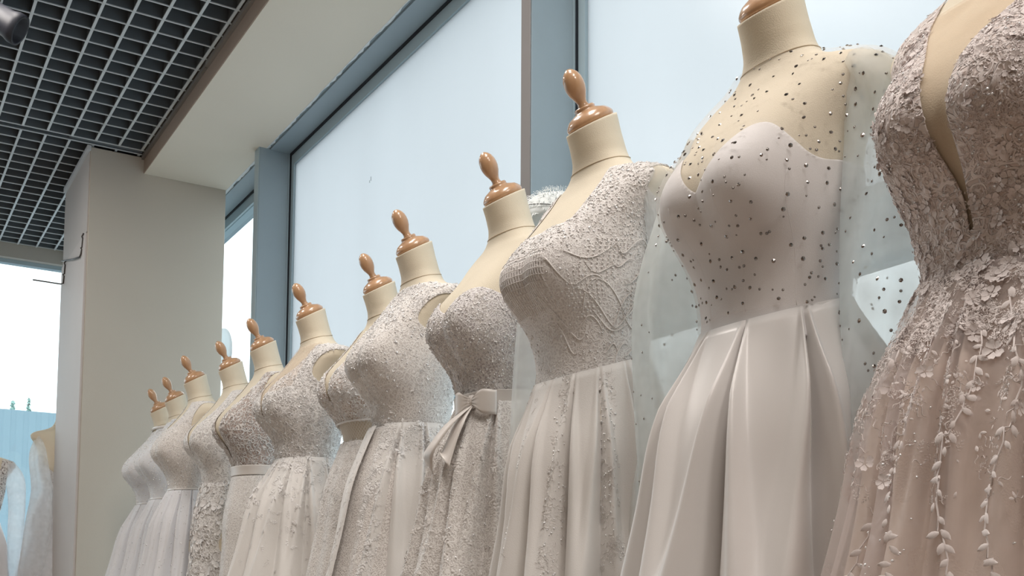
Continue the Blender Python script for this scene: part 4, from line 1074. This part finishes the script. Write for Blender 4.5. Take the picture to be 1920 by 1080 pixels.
# ------------------------------------------------------------------ feathered piece behind, pale oval in the bright window
hx, hy, hz = 1.66, 2.45, 1.118+ZC
t = thing('feathered_hat', 'white feathery rounded piece showing behind the forms below the broad window post', 'hat', (hx, hy, PZ))
q = MB().lathe([(.12, .0), (.118, .02), (.105, .05), (.08, .075), (.04, .09), (.001, .094)], 32)
q.xf(Matrix.Translation((0, 0, hz-PZ-.098))).build('crown', plain('white_felt', (.72, .76, .76), .9), t, True)
V = []; F = []; r_ = random.Random(5)
for i in range(900):
    a = r_.uniform(0, 2*PI); e = r_.uniform(0, 1)**.7; rr = .118*math.sqrt(max(0, 1-(e*.95)**2)); zb = .094*e*.98
    n_ = Vector((math.cos(a)*rr*1.0, math.sin(a)*rr, zb+.03)).normalized(); p0 = Vector((math.cos(a)*rr, math.sin(a)*rr, zb+hz-PZ-.098)); d_ = (n_+Vector((r_.gauss(0, .3), r_.gauss(0, .3), -.5))).normalized(); l_ = r_.uniform(.012, .026)
    s_ = d_.orthogonal().normalized()*.0012; p1 = p0+d_*l_*.6+n_*.002; p2 = p0+d_*l_+Vector((0, 0, -.006)); b0 = len(V)
    V += [p0-s_, p0+s_, p1+s_, p1-s_, p2]; F += [(b0, b0+1, b0+2), (b0, b0+2, b0+3), (b0+3, b0+2, b0+4)]
o = mesh_np('feathers', V, np.array(F), plain('white_feather', (.84, .86, .85), .8), t, False); o['kind'] = 'stuff'
MB().tube([(.121*math.cos(a), .121*math.sin(a), hz-PZ-.075+.012*math.cos(a*2)) for a in np.linspace(0, 2*PI, 40)], .0012, 5, False).build('wire_line', M_iron, t, True)
MB().tube([(0, 0, .01), (0, 0, hz-PZ-.09)], .012, 10).build('stand_pole', M_stand, t, True)
MB().lathe([(.001, 0), (.07, 0), (.07, .01), (.02, .02), (.001, .02)], 20).build('stand_base', M_stand, t, True)
ox, oy = 1.925, 6.62
t = thing('oval_panel', 'pale grey blue oval panel half hidden by the column in the bright narrow window', 'panel', (ox, oy, SILL))
q = MB().lathe([(.001, -.010), (.155, -.010), (.165, -.004), (.165, .004), (.155, .010), (.001, .010)], 48)
zc_ = 1.46+ZC-SILL
M = Matrix.Translation((0, 0, zc_)) @ Matrix.Diagonal((1, 1.45, 1, 1)) @ Matrix.Rotation(PI/2, 4, 'Y')
q.xf(M).build('oval_face', frosted('pale_translucent_board', (.84, .87, .88)), t, True)
MB().tube([(0, 0, .0), (0, 0, zc_-.16)], .012, 10).build('pole', M_stand, t, True)
MB().lathe([(.001, 0), (.04, 0), (.04, .01), (.015, .02), (.001, .02)], 20).build('foot', M_stand, t, True)
